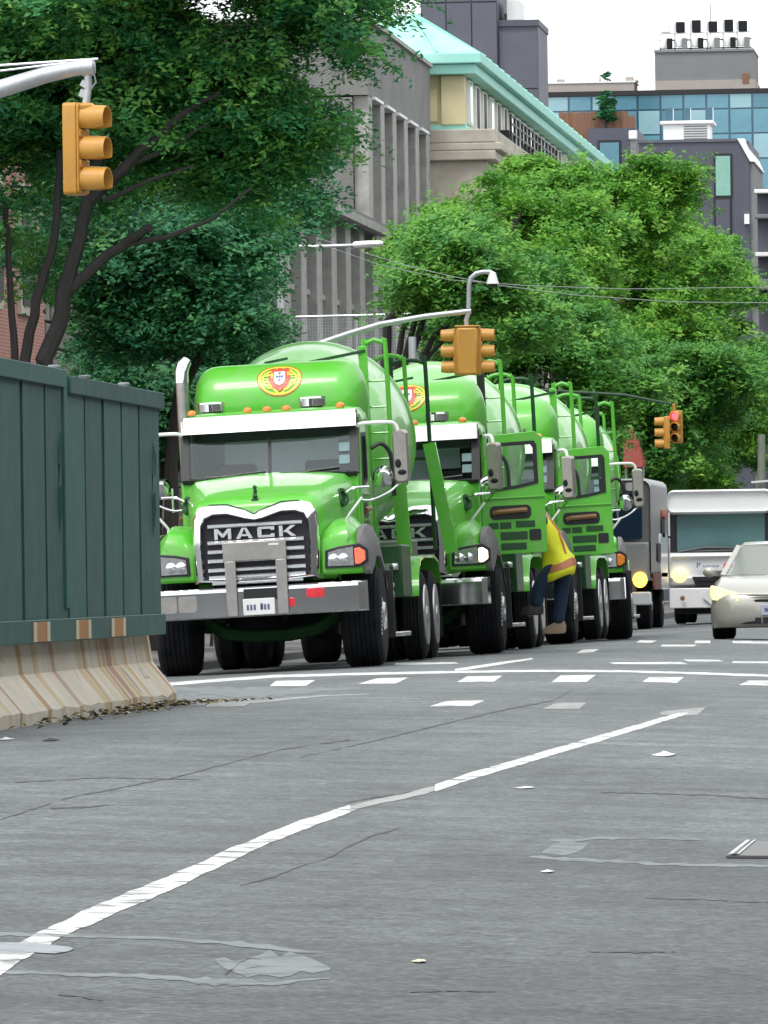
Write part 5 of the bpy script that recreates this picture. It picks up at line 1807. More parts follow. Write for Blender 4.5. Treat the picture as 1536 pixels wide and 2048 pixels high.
# mesh fence on the plinth
mf = thing('mesh_fence', 'pale wire mesh fence on the low grey wall behind the first truck drum', 'fence', at(583, 690, 151))
L = mf.location
z1 = at(583, 634, 151).z - L.z
x1 = at(845, 634, 151).x - L.x
mb = MB()
mb.tube([V(0, 0, z1), V(x1, 0, z1 + .02)], .022, 6)
mb.build('rail', G['galv'], mf)
for t in (0, .5, 1):
    mb = MB()
    mb.tube([V(x1 * t, 0, -5.2), V(x1 * t, 0, z1)], .025, 6)
    mb.build('post', G['galv'], mf)
mb = MB()
for k in range(50):
    x = x1 * k / 50
    mb.bar((x, .01, -1.2), (x, .01, z1), .006, .006, (0, 1, 0))
for k in range(30):
    z = -1.2 + (z1 + 1.2) * k / 30
    mb.bar((0, .012, z), (x1, .012, z), .006, .006, (0, 1, 0))
tag(mb.build('wire_mesh', G['galv'], mf, fix=False, smooth=False), kind='stuff')
lw = thing('stone_wall', 'low rough grey stone wall under the wire mesh fence', 'wall', (-13.6, 152, -.05))
for r_ in range(9):
    for c_ in range(8):
        xa = -17 + c_ * .82 + (.4 if r_ % 2 else 0)
        bpart(lw, 'stone', B['ashlar'], xa, xa + .79, 152 - rnd.uniform(0, .04), 152.7, -.05 + r_ * .55, .48 + r_ * .55, .02)

# copper roofed building
cb_ = thing('copper_roofed_building', 'cream stone building with a mint green copper roof and cornice', 'building', (-16.2, 207, -.05))
bpart(cb_, 'wall', B['stone'], -30, -15.55, 206.4, 264, -.05, 11.7)
bpart(cb_, 'upper_wall', B['cream'], -30, -16.2, 207, 263, 12.5, 13.95)
for (x1_, z0, z1_) in ((-15.3, 11.7, 11.95), (-15.15, 11.95, 12.15), (-15.3, 12.15, 12.5)):
    bpart(cb_, 'ledge', B['stone'], -30, x1_, 206.2, 264.2, z0, z1_, .03)
bpart(cb_, 'skirting', B['copper'], -30, -16.1, 206.9, 263, 12.5, 12.66)
bpart(cb_, 'cornice', B['copper'], -30, -15.82, 206.55, 263.5, 13.95, 14.22, .03)
bpart(cb_, 'cornice', B['copper'], -30, -15.66, 206.4, 263.6, 14.22, 14.5, .03)
mb = MB()
e = [(.54, -.6, 14.52), (.54, 56.6, 14.52), (-13, 56.6, 14.52), (-13, -.6, 14.52)]
t_ = [(-1.5, 2.2, 15.75), (-1.5, 54, 15.75), (-11, 54, 15.75), (-11, 2.2, 15.75)]
mb.loft([e, t_])
rf = mb.build('roof', B['copper'], cb_, smooth=False)
for k in range(24):
    y = 1.5 + 2.2 * k
    mb = MB()
    mb.bar((.5, y, 14.57), (-1.4, y + .2, 15.76), .07, .06)
    mb.build('roof_seam', B['copper'], rf, smooth=False)
for k in range(5):
    x = -.6 - .9 * k
    mb = MB()
    mb.bar((x, -.55, 14.57), (x - .8 if k < 2 else x, 2.15, 15.76), .07, .06)
    mb.build('roof_seam', B['copper'], rf, smooth=False)
for k in range(16):
    y = 208.2 + 2.5 * k
    w = bpart(cb_, 'window', B['white'], -16.2, -16.12, y, y + 1.4, 12.75, 13.9)
    bpart(cb_, 'pane', B['dark'] if k % 3 else B['gl3'], -16.118, -16.1, y + .2, y + .9, 12.8, 13.85)
bpart(cb_, 'corner_pier', B['cream'], -16.75, -16.14, 206.85, 207.6, 12.66, 13.94, .02)
bpart(cb_, 'wall_panel', B['cream'], -17.9, -16.85, 206.93, 207, 12.75, 13.6, .01)
rl = thing('balcony_railing', 'black balcony railing with planters on the stone ledge below the copper cornice', 'railing', (-15.35, 213, 12.5))
for k in range(14):
    bpart(rl, 'baluster', G['black'], -15.42, -15.36, 213 + 1.4 * k, 213.12 + 1.4 * k, 12.5, 13.25)
for z in (12.75, 13.0, 13.22):
    bpart(rl, 'rail', G['black'], -15.41, -15.37, 213, 231.4, z, z + .05)
for k in range(5):
    bpart(rl, 'planter', B['white'] if k % 2 else G['black'], -15.75, -15.5, 214 + 3.6 * k, 215.6 + 3.6 * k, 12.5, 12.9, .03)

# dark grey block behind
D = 320
db = thing('grey_tower', 'dark grey panelled tower block rising behind the copper roof', 'building', (-24, D, -.4))
xa, xm, xb = wx(855, D), wx(1008, D), wx(1088, D)
bpart(db, 'wall', B['slate'], xa, xm, D, D + 6, -.4, 30)
bpart(db, 'wall', B['slate'], xm + .01, xb, D + .3, D + 6, -.4, wz(50, D))
for i in range(3):
    for k in range(8):
        z = 11 + k * 2.6
        w = (xm - xa) / 3
        bpart(db, 'panel', B['slate'], xa + w * i + .03, xa + w * (i + 1) - .03, D - .08 - .02 * ((i + k) % 2), D - .005, z, z + 2.54)
for k in range(6):
    z = 9 + k * 2.3
    if z + 2.25 < wz(50, D):
        bpart(db, 'panel', B['slate'], xm + .05, xb - .02, D + .22, D + .298, z, z + 2.24)
bpart(db, 'parapet', B['slate2'], xm, xb + .05, D + .2, D + 6, wz(50, D), wz(50, D) + .25)
bpart(db, 'roof_unit', B['white'], wx(1024, D), wx(1048, D), D + 1, D + 4, wz(50, D) + .25, wz(-5, D))
bpart(db, 'roof_unit', B['conc'], wx(1016, D), wx(1026, D), D + 1.5, D + 4, wz(50, D) + .25, wz(20, D))

# glass building and its roof
D = 380
gl = thing('glass_building', 'wide blue glass curtain wall building at the back, upper right', 'building', (-20, D, -.4))
x0, x1_ = wx(1103, D), wx(1700, D)
ztop = wz(190, D, 1300)
bpart(gl, 'wall', B['gl4'], x0, x1_, D, D + 25, -.4, ztop)
bpart(gl, 'roof_edge', G['black'], x0 - .1, x1_, D - .15, D + 25, ztop, ztop + .22)
zr = [ztop, ztop - .72, ztop - 1.9, ztop - 3.1, ztop - 4.6, ztop - 6.1, ztop - 7.6, ztop - 9.1]
nc = 13
share = {}
rg = random.Random(11)
for i in range(nc):
    for k in range(len(zr) - 1):
        w = (x1_ - x0) / nc
        za, zb_ = zr[k + 1] + .04, zr[k] - .04
        key = round(zb_ - za, 3)
        if key not in share:
            mb = MB()
            mb.box(0, w - .1, -.06, -.005, 0, zb_ - za)
            share[key] = mb.build('pane', B['gl1'], gl, smooth=False)
            o = share[key]
        else:
            o = dup(share[key], gl)
        o.location = (x0 + w * i + .05 - gl.location.x, 0, za - gl.location.z)
        o.material_slots[0].link = 'OBJECT'
        o.material_slots[0].material = rg.choice([B['gl1'], B['gl1'], B['gl2'], B['gl3']] if k < 6 else [B['gl2'], B['gl4']])
D2 = 388
bh = thing('roof_bulkhead', 'grey concrete rooftop bulkhead with a tan base on the glass building', 'bulkhead', (wx(1420, D2), D2, ztop))
bpart(bh, 'base', B['tan'], wx(1322, D2), wx(1522, D2), D2, D2 + 6, ztop, wz(160, D2, 1420))
bpart(bh, 'wall', B['conc'], wx(1322, D2), wx(1519, D2), D2 + .05, D2 + 6, wz(160, D2, 1420), wz(103, D2, 1420))
bpart(bh, 'parapet', B['conc'], wx(1321, D2), wx(1520, D2), D2 - .03, D2 + 6, wz(103, D2, 1420), wz(98, D2, 1420))
bpart(bh, 'stain_panel', B['wood'], wx(1497, D2), wx(1510, D2), D2 - .03, D2, wz(168, D2, 1420), wz(148, D2, 1420))
an = thing('antenna_array', 'row of dark and white antenna panels on the rooftop bulkhead against the sky', 'antenna', (wx(1420, D2), D2, wz(98, D2, 1420)))
L = an.location
for k, px in enumerate((1343, 1373, 1405, 1438, 1470, 1498)):
    a_, b_ = wz(38 + (k % 2) * 3, D2, 1420), wz(62, D2, 1420)
    bpart(an, 'antenna_panel', G['grease'] if k % 6 else B['white'], wx(px - 9, D2), wx(px + 9, D2), D2 + .5, D2 + .75, b_ , a_, .03)
    mb = MB()
    x = wx(px - 12, D2) - L.x
    mb.tube([V(x, .9, 0), V(x, .9, a_ - L.z)], .05, 6)
    mb.build('mast', B['white'], an)
    mb = MB()
    mb.lathe([(0, .02), (.02, .2), (.35, .24), (.5, .18), (.6, .05)], V(wx(px - 2, D2) - L.x, .7, wz(92, D2, 1420) - L.z), (0, 0, 1), 10)
    mb.build('radio_drum', B['white'], an)
    bpart(an, 'radio_box', B['conc'] if k % 2 else G['grease'], wx(px + 3, D2), wx(px + 14, D2), D2 + .3, D2 + .6, wz(96, D2, 1420), wz(74, D2, 1420), .03)
for py in (64, 78, 95):
    bpart(an, 'frame_rail', G['grease'] if py != 64 else B['white'], wx(1330, D2), wx(1515, D2), D2 + .8, D2 + .9, wz(py, D2, 1420), wz(py - 2.5, D2, 1420))
mb = MB()
mb.tube([V(wx(1432, D2) - L.x, .9, 0), V(wx(1434, D2) - L.x, .9, wz(5, D2, 1420) - L.z)], .025, 5)
mb.build('whip_antenna', B['conc'], an)
rt = thing('roof_terrace', 'low tan roof terrace with small planters on the glass building, left of the bulkhead', 'terrace', (wx(1195, D2), D2, ztop))
bpart(rt, 'wall', B['tan'], wx(1108, D2), wx(1280, D2), D2, D2 + 3, ztop, wz(166, D2, 1195))
bpart(rt, 'coping', B['white'], wx(1106, D2), wx(1283, D2), D2 - .05, D2 + 3, wz(166, D2, 1195), wz(163, D2, 1195))
for px, py in ((1132, 156), (1270, 154), (1280, 160)):
    bpart(rt, 'planter', B['tan'], wx(px - 8, D2), wx(px + 8, D2), D2 + .2, D2 + .7, wz(166, D2, 1195), wz(py, D2, 1195), .05)
bpart(rt, 'mast', B['white'], wx(1185, D2), wx(1187.5, D2), D2 + 1, D2 + 1.1, wz(166, D2, 1195), wz(128, D2, 1195))

# dark house with the mint window, its roof unit
D = 290
dh = thing('dark_house', 'blue grey rendered house with one tall mint green window, right of the trees', 'building', (-14, D, -.4))
x0, x1_ = wx(1288, D), wx(1508, D)
zt_ = wz(284, D, 1400)
bpart(dh, 'wall', B['slate2'], x0, x1_, D, D + 9, -.4, zt_)
bpart(dh, 'coping', B['slate'], x0 - .05, x1_ - .45, D - .06, D + 9, zt_, zt_ + .1)
mb = MB()
L = dh.location
mb.prism([(x1_ - .42 - L.x, zt_ + .1 - L.z), (x1_ + .04 - L.x, zt_ - .75 - L.z), (x1_ + .2 - L.x, zt_ - .75 - L.z), (x1_ - .16 - L.x, zt_ + .1 - L.z)], 'y', -.1, 9)
mb.build('white_flashing', B['white'], dh)
bpart(dh, 'side_wall', B['conc'], x1_ + .005, x1_ + .12, D + .1, D + 9, 4, zt_ - .8)
def win(px0, px1, py0, py1, m, par=dh, DD=None):
    DD = DD or D
    f = bpart(par, 'window', G['black'], wx(px0 - 4, DD), wx(px1 + 4, DD), DD - .05, DD - .002, wz(py1 + 3, DD, 1400), wz(py0 - 5, DD, 1400))
    mb = MB()
    LL = par.location
    mb.box(wx(px0, DD) - LL.x, wx(px1, DD) - LL.x, -.08, -.052, wz(py1, DD, 1400) - LL.z, wz(py0, DD, 1400) - LL.z)
    mb.build('pane', m, f, smooth=False)
win(1441, 1470, 313, 392, B['mintg'])
win(1440, 1468, 400, 470, B['slate2'])
win(1318, 1346, 309, 390, B['gl4'])
bpart(dh, 'lamp_box', B['white'], wx(1497, D), wx(1507, D), D - .2, D - .002, wz(450, D, 1400), wz(430, D, 1400))
hv = thing('rooftop_unit', 'white louvred air handling unit on the roof of the dark house', 'air conditioner', (wx(1383, D + 2), D + 2, zt_ + .1))
bpart(hv, 'casing', B['white'], wx(1337, D + 2), wx(1430, D + 2), D + 2, D + 4, zt_ + .1, wz(248, D + 2, 1400), .03)
bpart(hv, 'lid', B['white'], wx(1331, D + 2), wx(1438, D + 2), D + 1.9, D + 4.1, wz(248, D + 2, 1400), wz(241, D + 2, 1400), .03)
for k in range(6):
    z = wz(278 - k * 5, D + 2, 1400)
    bpart(hv, 'louvre', G['flare'], wx(1378, D + 2), wx(1425, D + 2), D + 1.97, D + 1.998, z, z + .03)
for px in (1340, 1375, 1420):
    bpart(hv, 'duct', B['gl4'], wx(px, D + 2), wx(px + 14, D + 2), D + 3, D + 3.5, wz(241, D + 2, 1400), wz(212, D + 2, 1400))

# small dark penthouse with wood screen and shrub
D = 300
ph = thing('penthouse', 'small dark penthouse with a grey window, below the brown wooden screen', 'building', (wx(1235, D), D, -.4))
zt2 = wz(256, D, 1235)
bpart(ph, 'wall', B['slate2'], wx(1185, D), wx(1282, D), D, D + 6, -.4, zt2)
bpart(ph, 'pier', B['conc'], wx(1271, D), wx(1283, D), D - .12, D - .005, 9, wz(262, D, 1235))
bpart(ph, 'pier_cap', B['white'], wx(1268, D), wx(1285, D), D - .2, D - .004, wz(280, D, 1235), wz(262, D, 1235), .05)
win(1210, 1248, 282, 342, B['gl2'], ph)
ws_ = thing('wood_screen', 'brown wooden roof screen of upright boards in front of the blue glass', 'screen', (wx(1205, D), D + 1, zt2))
for k in range(22):
    pa = 1128 + k * 7
    bpart(ws_, 'board', B['wood'], wx(pa, D + 1), wx(pa + 6.6, D + 1), D + 1 + (k % 2) * .03, D + 1.08 + (k % 2) * .03, zt2 - .9, wz(222 + (2 if k % 3 else 0) + (10 if k > 19 else 0), D + 1, 1205))
# brick house with white roof bars
D = 265
bhs = thing('brick_house', 'brick house top with three white roof slabs above the pale trees', 'building', (wx(1240, D), D, -.4))
bpart(bhs, 'wall', B['brick2'], wx(1188, D), wx(1292, D), D, D + 8, -.4, wz(374, D, 1240))
for py in (372, 358, 346):
    bpart(bhs, 'roof_slab', B['white'], wx(1194, D) + .1 * (372 - py) / 13, wx(1290, D) - .5 * (372 - py) / 13, D - .3, D + 8, wz(py, D, 1240), wz(py - 6, D, 1240), .02)
# balconied block at the right edge
D = 272
bb = thing('balcony_block', 'dark block with thin white balcony slabs at the right edge', 'building', (wx(1580, D), D, -.4))
bpart(bb, 'wall', B['slate2'], wx(1523, D), wx(1660, D), D, D + 9, -.4, wz(376, D, 1530))
for py in (380, 506, 430, 560):
    bpart(bb, 'balcony', B['white'] if py in (380, 506) else B['conc'], wx(1519, D), wx(1660, D), D - .7, D - .002, wz(py + (8 if py < 507 else 20), D, 1530), wz(py, D, 1530), .02)

# red brick and rough stone at the left, behind the trees
rb_ = thing('brick_building', 'pinkish brick building glimpsed between the tree stems above the fence', 'building', (-17, 105, -.05))
bpart(rb_, 'wall', B['brick'], -30, -17, 96, 129.3, -.05, 8.8)
bpart(rb_, 'cornice', B['stone'], -30, -16.8, 95.9, 129.4, 8.8, 9.1)
for k in range(9):
    y = 98 + 3.5 * k
    for z in (1.6, 5.2):
        f = bpart(rb_, 'window', B['stone'], -17, -16.93, y, y + 1.5, z, z + 2.1)
        mb = MB()
        mb.box(-.068 + .0, -.05 + .02, 0, 0, 0, 0) if False else None
        mb.box(.072, .09, y + .15 - 105, y + 1.35 - 105, z + .15 + .05, z + 1.95 + .05)
        mb.build('pane', B['dark'], f, smooth=False)
sb = thing('stone_building', 'rough grey stone house corner with coursed blocks behind the leaning tree', 'building', (-17, 131, -.05))
bpart(sb, 'wall', B['ashlar'], -30, -17.25, 129.5, 157.5, -.05, 6.2)
for r_ in range(14):
    for c_ in range(4):
        y = 129.5 + c_ * 1.5 + (.7 if r_ % 2 else 0)
        bpart(sb, 'stone', B['ashlar'], -17.24, -17.1 + rnd.uniform(-.03, .03), y, y + 1.44, .2 + r_ * .42, .57 + r_ * .42, .02)
# far brick row and a red awning
fb = thing('far_brick_row', 'dull brick row behind the utility pole at the far right', 'building', (-14, 330, -.2))
bpart(fb, 'wall', B['brick2'], -34, wx(1640, 330), 330, 400, -.2, 7.2)
for k in range(8):
    f = bpart(fb, 'window', B['dark'], wx(1470 + k * 22, 330), wx(1480 + k * 22, 330), 329.94, 329.995, 4.2, 5.6)
aw = thing('awning', 'faded red awning showing right of the last mixer, under the foliage', 'awning', (wx(1264, 173), 173, wz(930, 173, 1264)))
L = aw.location
mb = MB()
pa = [(1248, 860), (1262, 858), (1276, 885), (1288, 925), (1285, 934), (1248, 934)]
mb.prism([(wx(x, 173) - L.x, at(x, y, 173).z - L.z) for x, y in pa], 'y', -.0, 1.2)
mb.build('canvas', mat('faded_red_canvas', (.42, .1, .08), .8, var=.15), aw)
mb = MB()
for px in (1250, 1284):
    mb.tube([V(wx(px, 173) - L.x, .6, 0), V(wx(px, 173) - L.x, .6, -L.z - .05)], .03, 6)
mb.build('frame', G['galv'], aw)
# unseen houses added as dark masses for chrome reflections and side shade
rs = thing('unseen_row', 'unseen plain house row across the street, added for reflections and side shade', 'building', (14, 60, -.1))
bpart(rs, 'wall', G['flare'], 13, 28, -60, 320, -.1, 13)
ro2 = thing('unseen_end_block', 'unseen dark block behind the viewer, added to darken chrome reflections', 'building', (0, -75, -.4))
bpart(ro2, 'wall', B['dark'], -70, 12.9, -90, -75, -.4, 15)

# ------------------------------------------------------------------ trees
def tree(name, label, base, blobs, limbs, leafm, n_spray, per, leaf, seed, group=None, gap=0.25, flat=.3, sr=.5):
    g = np.random.default_rng(seed)
    t = thing(name, label, 'tree', base, group=group)
    L = np.array(base)
    mb = MB()
    for pts, r0, r1 in limbs:
        pts = [Vector(p) - Vector(base) for p in pts]
        # smooth and roughen the limb
        q = []
        for i in range(len(pts) - 1):
            for k in range(4):
                u = k / 4
                q.append(pts[i].lerp(pts[i + 1], u) + Vector(g.normal(0, r0 * .12, 3)))
        q.append(pts[-1])
        mb.tube(q, r0, 8, r1)
    mb.build('trunk', G['bark'], t)
    extra = []                                  # ragged outline: small masses hung on the big ones
    for b in blobs:
        for _ in range(5 if b[3] > .45 else 0):
            v = g.normal(size=3)
            v /= np.linalg.norm(v)
            k = g.uniform(.22, .42)
            extra.append((b[0] + v[0] * b[3] * 1.0, b[1] + v[1] * b[4] * .9, b[2] + v[2] * b[5] * 1.0, b[3] * k * 1.25, b[4] * k, b[5] * k * .8, 1.5))
    blobs = [(*b[:3], b[3] * .86, b[4] * .86, b[5] * .86, *b[6:]) for b in blobs] + extra
    bl = np.array([list(b[:3]) + list(b[3:6]) for b in blobs], float)
    vol = (bl[:, 3] * bl[:, 4] * bl[:, 5]) ** .8
    dens = np.array([b[6] if len(b) > 6 else 1 for b in blobs])
    pr = vol * dens
    idx = g.choice(len(bl), n_spray * 2, p=pr / pr.sum())
    d = g.normal(size=(len(idx), 3))
    d /= np.linalg.norm(d, axis=1)[:, None]
    rr = g.random(len(idx)) ** (1 / 2.6)
    c = bl[idx, :3] + d * rr[:, None] * bl[idx, 3:6]
    ph = g.random(9) * 6.28
    f = 1.3 * np.sin(c[:, 0] * .9 + c[:, 2] * .5 + ph[5]) * np.sin(c[:, 2] * 1.5 + ph[6]) + np.sin(c[:, 0] * 1.7 + ph[0]) * np.sin(c[:, 2] * 2.1 + ph[1]) + .6 * np.sin(c[:, 0] * 3.9 + ph[2]) * np.sin(c[:, 2] * 4.3 + ph[3] + c[:, 1]) + .5 * np.sin(c[:, 1] * 1.9 + ph[4])
    c = c[f > np.quantile(f, gap)][:n_spray]
    dd = d[f > np.quantile(f, gap)][:n_spray]
    n = len(c)
    N = n * per
    cc = np.repeat(c, per, 0)
    hd = dd[:, :2] + g.normal(0, .7, (n, 2))
    hd /= np.linalg.norm(hd, axis=1)[:, None]
    ln = sr * g.uniform(1.2, 2.6, n)
    rise = g.normal(.12, .3, n)
    droop = g.uniform(.15, .6, n)
    u = g.random(N) - .25
    HD, LN = np.repeat(hd, per, 0), np.repeat(ln, per)
    w = g.normal(0, .3, N) * LN * (.55 - .35 * np.abs(u))
    off = np.stack([HD[:, 0] * u * LN - HD[:, 1] * w, HD[:, 1] * u * LN + HD[:, 0] * w,
                    np.repeat(rise, per) * u * LN - np.repeat(droop, per) * LN * u * u + g.normal(0, .055 * sr / .36, N)], 1)
    pos = cc + off - L
    sn = np.stack([g.normal(0, .45, n) + hd[:, 0] * .3, g.normal(0, .45, n) + hd[:, 1] * .3 - .2, np.ones(n)], 1)
    nrm = np.repeat(sn, per, 0) + g.normal(0, .38, (N, 3))
    nrm /= np.linalg.norm(nrm, axis=1)[:, None]
    ang = g.random(N) * 6.283
    a = np.stack([np.cos(ang), np.sin(ang), np.zeros(N)], 1)
    a -= nrm * (a * nrm).sum(1)[:, None]
    a /= np.linalg.norm(a, axis=1)[:, None]
    b = np.cross(nrm, a)
    sz = leaf * g.uniform(.65, 1.35, N)[:, None]
    co = np.empty((N, 4, 3), np.float32)
    co[:, 0] = pos - a * sz
    co[:, 1] = pos - b * sz * .42 + a * sz * .1 
    co[:, 2] = pos + a * sz - nrm * sz * .25
    co[:, 3] = pos + b * sz * .42 + a * sz * .1
    me = bpy.data.meshes.new('crown')
    me.vertices.add(N * 4)
    me.vertices.foreach_set('co', co.reshape(-1))
    me.loops.add(N * 4)
    me.loops.foreach_set('vertex_index', np.arange(N * 4, dtype=np.int32))
    me.polygons.add(N)
    me.polygons.foreach_set('loop_start', np.arange(0, N * 4, 4, dtype=np.int32))
    me.polygons.foreach_set('loop_total', np.full(N, 4, np.int32))
    me.update(calc_edges=True)
    at_ = me.attributes.new('tint', 'FLOAT', 'FACE')
    base_t = np.repeat(g.beta(1.6, 1.9, n), per) * .8 + g.random(N) * .25
    at_.data.foreach_set('value', np.clip(base_t, 0, 1).astype(np.float32))
    me.materials.append(G[leafm])
    link('crown', me, t)
    return t

def P(px, py, D): return tuple(at(px, py, D))
def BL(px, py, D, rx, rz, ry=None, dn=1.0):     # a leaf mass: centre on the picture ray at distance D, radii in metres
    p = at(px, py, D)
    return (p.x, p.y, p.z, rx, ry or rx, rz, dn)
# leaning dark tree in front
D = 93.5
tree('street_tree', 'large dark leaning tree above the green fence, its bare limbs spreading to the right', (at(95, 735, D).x, D, -.05),
     [BL(400, 0, D + .8, 1.6, .9), BL(450, 60, D + 1.5, 1.3, .8), BL(180, 170, D + 1.5, 1.3, .8), BL(40, 230, D + 1.5, 1.0, .7), BL(40, 400, D + 2.5, .9, .7, dn=.55), BL(60, 520, D + 2.5, .6, .35, dn=.3), BL(60, 60, D, 2.0, 1.4), BL(330, 40, D + 1, 2.3, 1.6), BL(560, 60, D, 1.25, 1.3), BL(600, 180, D + .5, .75, .9), BL(620, 285, D + .5, .45, .4), BL(450, 130, D + .6, 1.5, 1.1), BL(470, 250, D + 1.2, 1.4, .9), BL(270, 260, D + 1.8, 1.5, 1.2),
      BL(540, 400, D + 1, .45, .5), BL(540, 250, D + 1, .75, .6), BL(575, 320, D + 1, .35, .35), BL(420, 350, D + 1.6, 1.0, .7), BL(90, 300, D + 2, 1.1, .8, dn=.7), BL(420, -170, D, 2.1, 1.2), BL(100, -150, D, 3.0, 1.3), BL(-150, 200, D, 1.6, 2.4), BL(705, 50, D, .38, .5)],
     [([P(80, 1100, D), P(88, 800, D), P(95, 720, D), P(128, 590, D), P(160, 470, D), P(180, 380, D), P(215, 250, D), P(260, 90, D)], .125, .05),
      ([P(128, 590, D), P(190, 530, D), P(250, 485, D), P(300, 455, D - .3)], .075, .05), ([P(250, 487, D), P(330, 475, D - .3), P(420, 440, D - .4), P(505, 375, D - .4)], .04, .015),
      ([P(180, 400, D), P(240, 345, D - .3), P(300, 285, D - .5), P(370, 225, D - .5), P(440, 185, D - .4)], .085, .02), ([P(255, 330, D - .3), P(330, 300, D - .5), P(410, 250, D - .4)], .04, .015), ([P(210, 400, D - .2), P(300, 360, D - .5), P(390, 330, D - .5)], .035, .012),
      ([P(20, 1100, D), P(50, 720, D), P(70, 600, D), P(110, 480, D), P(120, 300, D)], .075, .04), ([P(28, 1100, D), P(30, 700, D), P(20, 560, D), P(10, 400, D)], .055, .03)],
     'leaf_blue', 6800, 48, .046, 1, 'trees along the left sidewalk', gap=.2, sr=.36, flat=.22)
# dense dark trees behind it
for i, (px, D, blobs, lab) in enumerate((
    (330, 108, [(280, 520, 1.5, 1.2), (440, 560, 1.4, 1.0), (270, 640, .85, .8), (380, 690, 1.3, .8), (470, 630, .4, .6), (520, 500, .35, .4)], 'dense dark tree filling the gap between the fence and the first mixer'),
    (430, 118, [(300, 380, 1.8, 1.2), (450, 430, 1.1, 1.1), (410, 620, .8, 1.0), (350, 760, 1.1, .9), (470, 720, .8, .5), (290, 730, .8, .6)], 'dark bluish tree seen over the tank of the first mixer'),
    (300, 112, [(330, 830, .9, .9), (350, 930, .7, .9), (260, 800, 1.0, .9), (420, 800, .8, .7)], 'low dark shrub tree between the fence end and the first mixer cab'))):
    base = (at(px, 1000, D).x, D, -.05)
    if base[0] > -12.2:
        base = (-12.2, D, -.05)
    tree('street_tree', lab, base, [BL(b[0], b[1], D, b[2], b[3], dn=b[4] if len(b) > 4 else 1) for b in blobs],
         [([base, (base[0] + .1, D, 2.5), (base[0] + .3, D, 4.2), tuple(at(blobs[0][0], blobs[0][1], D))], .12, .04), ([(base[0] + .2, D, 3.3), tuple(at(blobs[1][0], blobs[1][1] + 60, D)), tuple(at(blobs[1][0], blobs[1][1], D))], .07, .02)],
         'leaf_deep', 1700, 46, .05, 20 + i, 'trees along the left sidewalk', gap=.34, sr=.38, flat=.22)
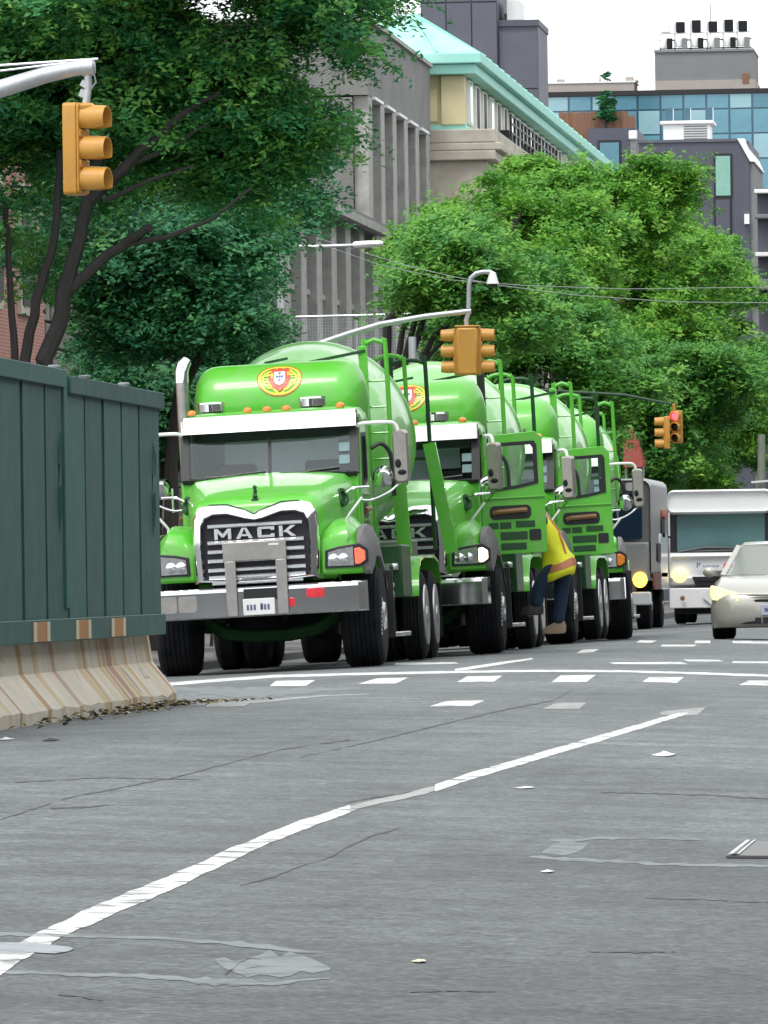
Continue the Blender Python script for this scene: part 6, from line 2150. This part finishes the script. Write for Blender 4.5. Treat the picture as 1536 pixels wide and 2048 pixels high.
# paler trees along the far sidewalk
for i, (D, blobs, ns, lm_, lab) in enumerate((
    (142, [(895, 505, .55, .5), (850, 590, .28, .4), (910, 560, .65, .7), (965, 520, .8, .6), (900, 670, .5, .5), (980, 600, .9, .8)], 1500, 'leaf_mid', 'mid green tree beside the grey columned building, nearest of the far row'),
    (150, [(980, 700, 1.0, .7), (1080, 690, 1.2, .8), (1000, 790, 1.0, .5), (1150, 770, 1.2, .7), (1060, 600, .8, .6), (1120, 850, 1.0, .5)], 2300, 'leaf_low', 'darker tree low behind the drums of the second and third mixers'),
    (162, [(945, 470, .9, .5), (1040, 425, 1.1, .6), (990, 520, 1.5, .9), (1120, 520, 1.4, .9), (865, 450, .6, .35), (795, 460, .35, .35), (840, 520, .5, .4), (1090, 620, 1.2, .6)], 2600, 'leaf_lime', 'broad pale tree above the second and third mixers'),
    (176, [(1240, 720, 1.6, .9), (1320, 820, 1.4, .8), (1160, 825, 1.0, .6), (1330, 920, 1.4, .6), (1170, 640, 1.2, .7), (1400, 760, 1.0, .8)], 2600, 'leaf_low', 'dark lower tree between the last mixer and the small red traffic signal'),
    (186, [(1050, 385, .9, .5), (1120, 390, 1.3, .7), (1230, 430, 1.5, .8), (1150, 530, 1.7, 1.0), (1290, 540, 1.6, 1.0), (1260, 640, 1.6, .7), (1340, 460, .7, .6)], 3200, 'leaf_lime', 'tall bright crowned tree with a ragged top in front of the dark houses'),
    (214, [(1290, 420, 1.2, .7), (1350, 500, 1.3, 1.0), (1400, 620, 1.5, 1.1), (1390, 750, 1.4, 1.0), (1440, 850, 1.3, .8), (1420, 930, 1.5, .6)], 2300, 'leaf_lime', 'pale tree behind the small red traffic signal'),
    (262, [(1410, 500, .9, .7), (1440, 580, 1.2, 1.0), (1480, 680, 1.3, 1.1), (1470, 800, 1.1, 1.0), (1430, 900, 1.4, .8), (1525, 740, .8, .7)], 2000, 'leaf_mid', 'last tree of the row in front of the balconied block at the right'))):
    X = -12.7
    base = (X, D, -.1)
    tops = sorted(blobs, key=lambda b: b[1])[:3]
    limbs = [([base, (X, D, 3), (X + .2, D, 5.5), tuple(at(tops[0][0], tops[0][1], D))], .16, .04)]
    for b in blobs[1:6]:
        limbs.append(([(X + .1, D, 3.2 + .3 * rnd.random()), tuple(at((b[0] + at_px) / 2, b[1] + 70, D)) , tuple(at(b[0], b[1], D))] if (at_px := (2190 + X * FPX / D)) else None, .08, .02))
    sprigs = []
    for b in blobs:                             # loose shoots round the crown's edge
        for _ in range(4):
            q = rnd.uniform(-.5, 3.6)
            px, py = b[0] + math.cos(q) * b[2] * 1.08 * FPX / D, b[1] - math.sin(q) * b[3] * 1.15 * FPX / D
            sprigs.append(BL(px, py, D, rnd.uniform(.12, .3), rnd.uniform(.12, .3), dn=2.5))
    if D == 186:                                # shoots standing out of the top
        for px, py in ((1300, 330), (1300, 365), (1345, 365), (1372, 348), (1385, 400), (1175, 350), (1015, 335), (1090, 345), (1215, 375), (1410, 440), (1260, 385)):
            sprigs.append(BL(px, py, D, .22, .3, dn=3.5))
    tree('street_tree', lab, base, [BL(b[0], b[1], D, b[2], b[3], 1.8) for b in blobs] + sprigs, limbs, lm_, int(ns * 1.1), 42, .042 + .00012 * D, 40 + i, 'trees along the left sidewalk', gap=.36, sr=.42, flat=.2)
# roof shrub
p = at(1213, 250, 300.8)
tree('roof_shrub', 'small dark shrub in front of the brown wooden roof screen', (p.x, 300.7, zt2), [BL(1213, 232, 300.7, .36, .32), BL(1213, 205, 300.7, .3, .35), BL(1213, 190, 300.7, .15, .25)], [([(p.x, 300.7, zt2), (p.x, 300.7, zt2 + .8)], .05, .02)], 'leaf_deep', 60, 24, .1, 77, gap=.05, sr=.14)
tree('roof_shrub', 'tiny shrub on the tan roof terrace against the sky', (wx(1212, 388.5), 388.5, wz(165, 388.5, 1212)), [BL(1212, 153, 388.5, .25, .25)], [([(wx(1212, 388.5), 388.5, wz(165, 388.5, 1212)), (wx(1212, 388.5), 388.5, wz(153, 388.5, 1212))], .04, .02)], 'leaf_deep', 20, 20, .08, 78, gap=.05, sr=.1)
